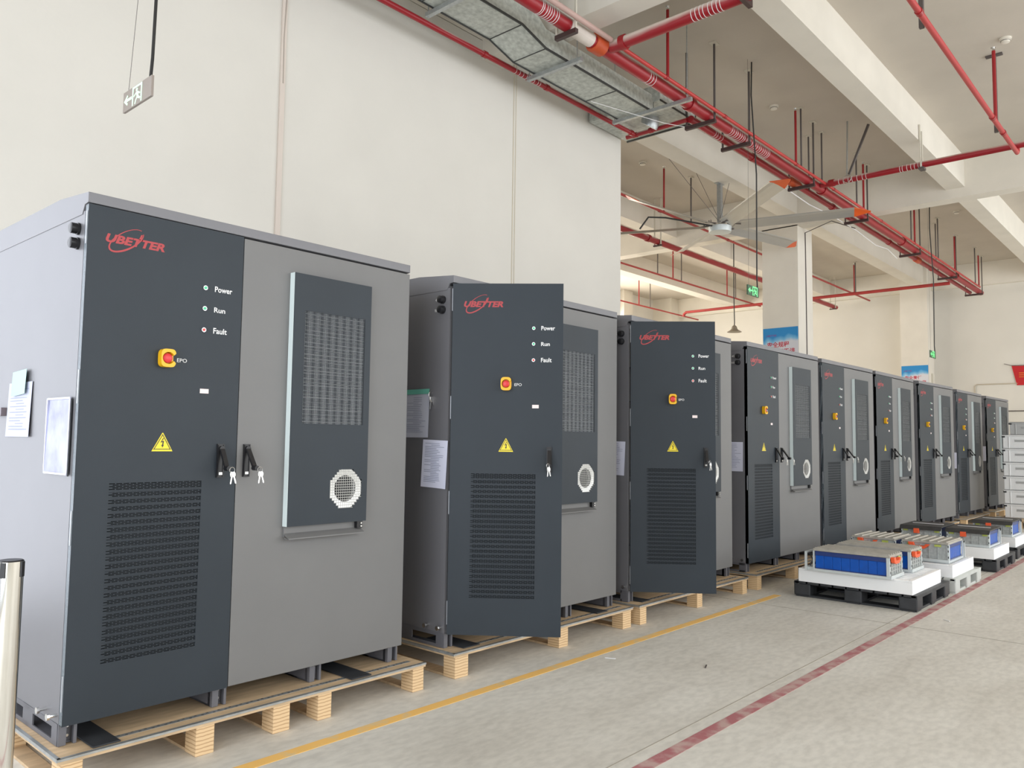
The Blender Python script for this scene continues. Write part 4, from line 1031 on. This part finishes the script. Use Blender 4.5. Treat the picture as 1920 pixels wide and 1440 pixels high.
exit_sign((9.19, 4.27, 3.352), (1, 0, 0), .31, .125, M_exitg, M_glowg, 'small green lit exit sign hanging left of the column', (9.20, 4.265, ZS), 0)
exit_sign((17.25, 4.25, 3.30), (1, 0, 0), .40, .142, M_exitg, M_glowg, 'tiny green lit exit sign hanging before the far wall column', (17.22, 4.235, ZS), 0)
R = empty('pendant_lamp', (17.0, 8.36, 3.99))
MB().tube([(0, 0, 0), (0, 0, .004), (0, 0, .05), (0, 0, .07), (0, 0, .13), (0, 0, .16)], .1, 28, rs=[.165, .165, .09, .07, .055, .02]).build('lamp_shade', mat('dusty_aluminium', srgb(150, 142, 128), .5, .3), R, smooth=True)
b_ = MB(); b_.tube([(0, 0, .16), (.01, 0, .22), (-.01, 0, .9), (0, 0, ZS-3.99)], .012, 8); b_.build('lamp_cord', M_cable, R, smooth=True)
tag(R, 'dusty bell-shaped pendant lamp hanging on a black cord left of the column', 'lamp')

# loose cables and conduits
def cable(name, pts, r, mt, lab, cat='cable'):
    return tag(MB().tube(pts, r, 8).build(name, mt, smooth=True), lab, cat)
cable('wall_cable', [(3.545, 5.826, 5.7), (3.535, 5.822, 5.2), (3.52, 5.824, 4.8), (3.525, 5.824, 4.4)], .006, mat('pale_wire', srgb(170, 160, 150), .6), 'thin pale cable dangling along the joint of the cream wall')
cable('column_conduit', [(14.3, 4.72, 5.24), (14.49, 5.2, 5.50), (14.85, 5.83, 5.46), (14.86, 5.832, 5.2), (14.87, 5.832, 3.4), (14.87, 5.832, 0.2)], .009, M_rod, 'thin dark conduit running from the trunk down the column face', 'conduit')
cable('trunk_cable', [(11.4, 4.79, 5.27), (12.4, 4.80, 5.24), (13.4, 4.80, 5.28), (14.6, 4.80, 5.28), (15.6, 4.78, 5.20), (16.4, 4.80, 5.28), (17.0, 4.80, 5.20)], .008, M_white, 'loose white cable drooping along the trunk pipes')
cable('duct_cable', [(7.0, 5.15, 5.22), (7.5, 4.97, 5.20), (8.0, 4.80, 5.19), (8.35, 4.74, 5.24)], .003, M_white, 'thin white cable sagging under the end of the air duct')
cable('wall_conduit', [(XF-.02, 3.6, 3.03), (XF-.02, 4.75, 3.03), (XF-.02, 4.80, 2.98), (XF-.02, 4.80, 2.0)], .014, mat('cream_conduit', srgb(190, 180, 162), .6), 'cream conduit bending down the far wall', 'conduit')
cable('wall_pipe', [(XF-.03, 3.4, 2.33), (XF-.03, 4.4, 2.33)], .012, M_rod, 'thin dark horizontal pipe low on the far wall', 'pipe')
cable('column_pipe', [(22.98+.25, 5.745, .3), (22.98+.25, 5.745, 3.35)], .03, M_whitesteel, 'pale upright pipe at the corner of the far column', 'pipe')

# ------------------------------------------------------------ posters and banner
def poster(x, y0, y1, zt, h_, l1, l2, lab):
    R = empty('safety_poster', (x-.006, (y0+y1)/2, zt-h_)); w2 = y1-y0
    MB().box(-.004, .004, -w2/2, w2/2, 0, h_).build('panel', M_poster, R)
    b_ = MB(); f = lambda a, c: (-.0048, w2/2-a, c)
    put_text(b_, l1, 1, lambda a, c: f(w2*.12+a, h_-.375+c), width=w2*.63, bold=.02)
    put_text(b_, l2, 1, lambda a, c: f(w2*.43+a, h_-.505+c), width=w2*.48, bold=.02)
    b_.build('slogan', M_redtxt, R)
    b_ = MB(); put_text(b_, 'UBETTER', 1, lambda a, c: f(w2*.09+a, h_*.835+c), width=w2*.30, bold=.03, shear=.2)
    b_.build('company_mark', mat('violet_print', srgb(120, 90, 160), .6), R)
    return tag(R, lab, 'poster')
poster(14.5, 5.85, 6.53, 3.615, 1.0, '安全规程', '天天讲', 'blue and white safety poster with red Chinese writing on the column by the fan')
poster(22.95, 5.77, 6.43, 3.56, .95, '安全责任', '扛在肩', 'blue and white safety poster with red Chinese writing on the column at the far wall')
R = empty('banner', (XF-.03, 3.5, 2.98))
b_ = MB(); n = 10
for i in range(n):
    a, c = i/n, (i+1)/n
    for lo_, hi_ in ((0, 1),): b_.quad((-.01*sin(a*9), .385-.9*a-.03, 0), (-.01*sin(c*9), .385-.9*c-.03, 0), (-.02*sin(c*7), .46-.97*c, .50-.01*sin(c*6)), (-.02*sin(a*7), .46-.97*a, .50-.01*sin(a*6)))
b_.build('cloth', M_banner, R)
MB().tube([(-.02, .62, .56), (-.02, .46, .505), (-.02, -.5, .50)], .008, 6).build('cord', M_rod, R)
b_ = MB()
for z in (.30, .25, .20): b_.box(-.030, -.026, .16, .30, z, z+.02)
b_.build('gold_lettering', M_gold, R)
tag(R, 'red cloth banner on the far wall at the right edge', 'banner')

# small litter on the floor
for x, y, a, wh in ((4.62, 2.48, .4, 'in the open floor between the yellow and red lines'), (4.35, 3.02, 2.0, 'beside the yellow line'), (7.2, 1.72, .9, 'beside the red line')):
    tag(MB().box(-.035, .035, -.004, .004, 0, .004).build('wood_splinter', M_rod if wh[0] == 'i' else M_white, loc=(x, y, .001)), 'tiny sliver lying on the concrete '+wh, 'litter').rotation_euler = (0, 0, a)
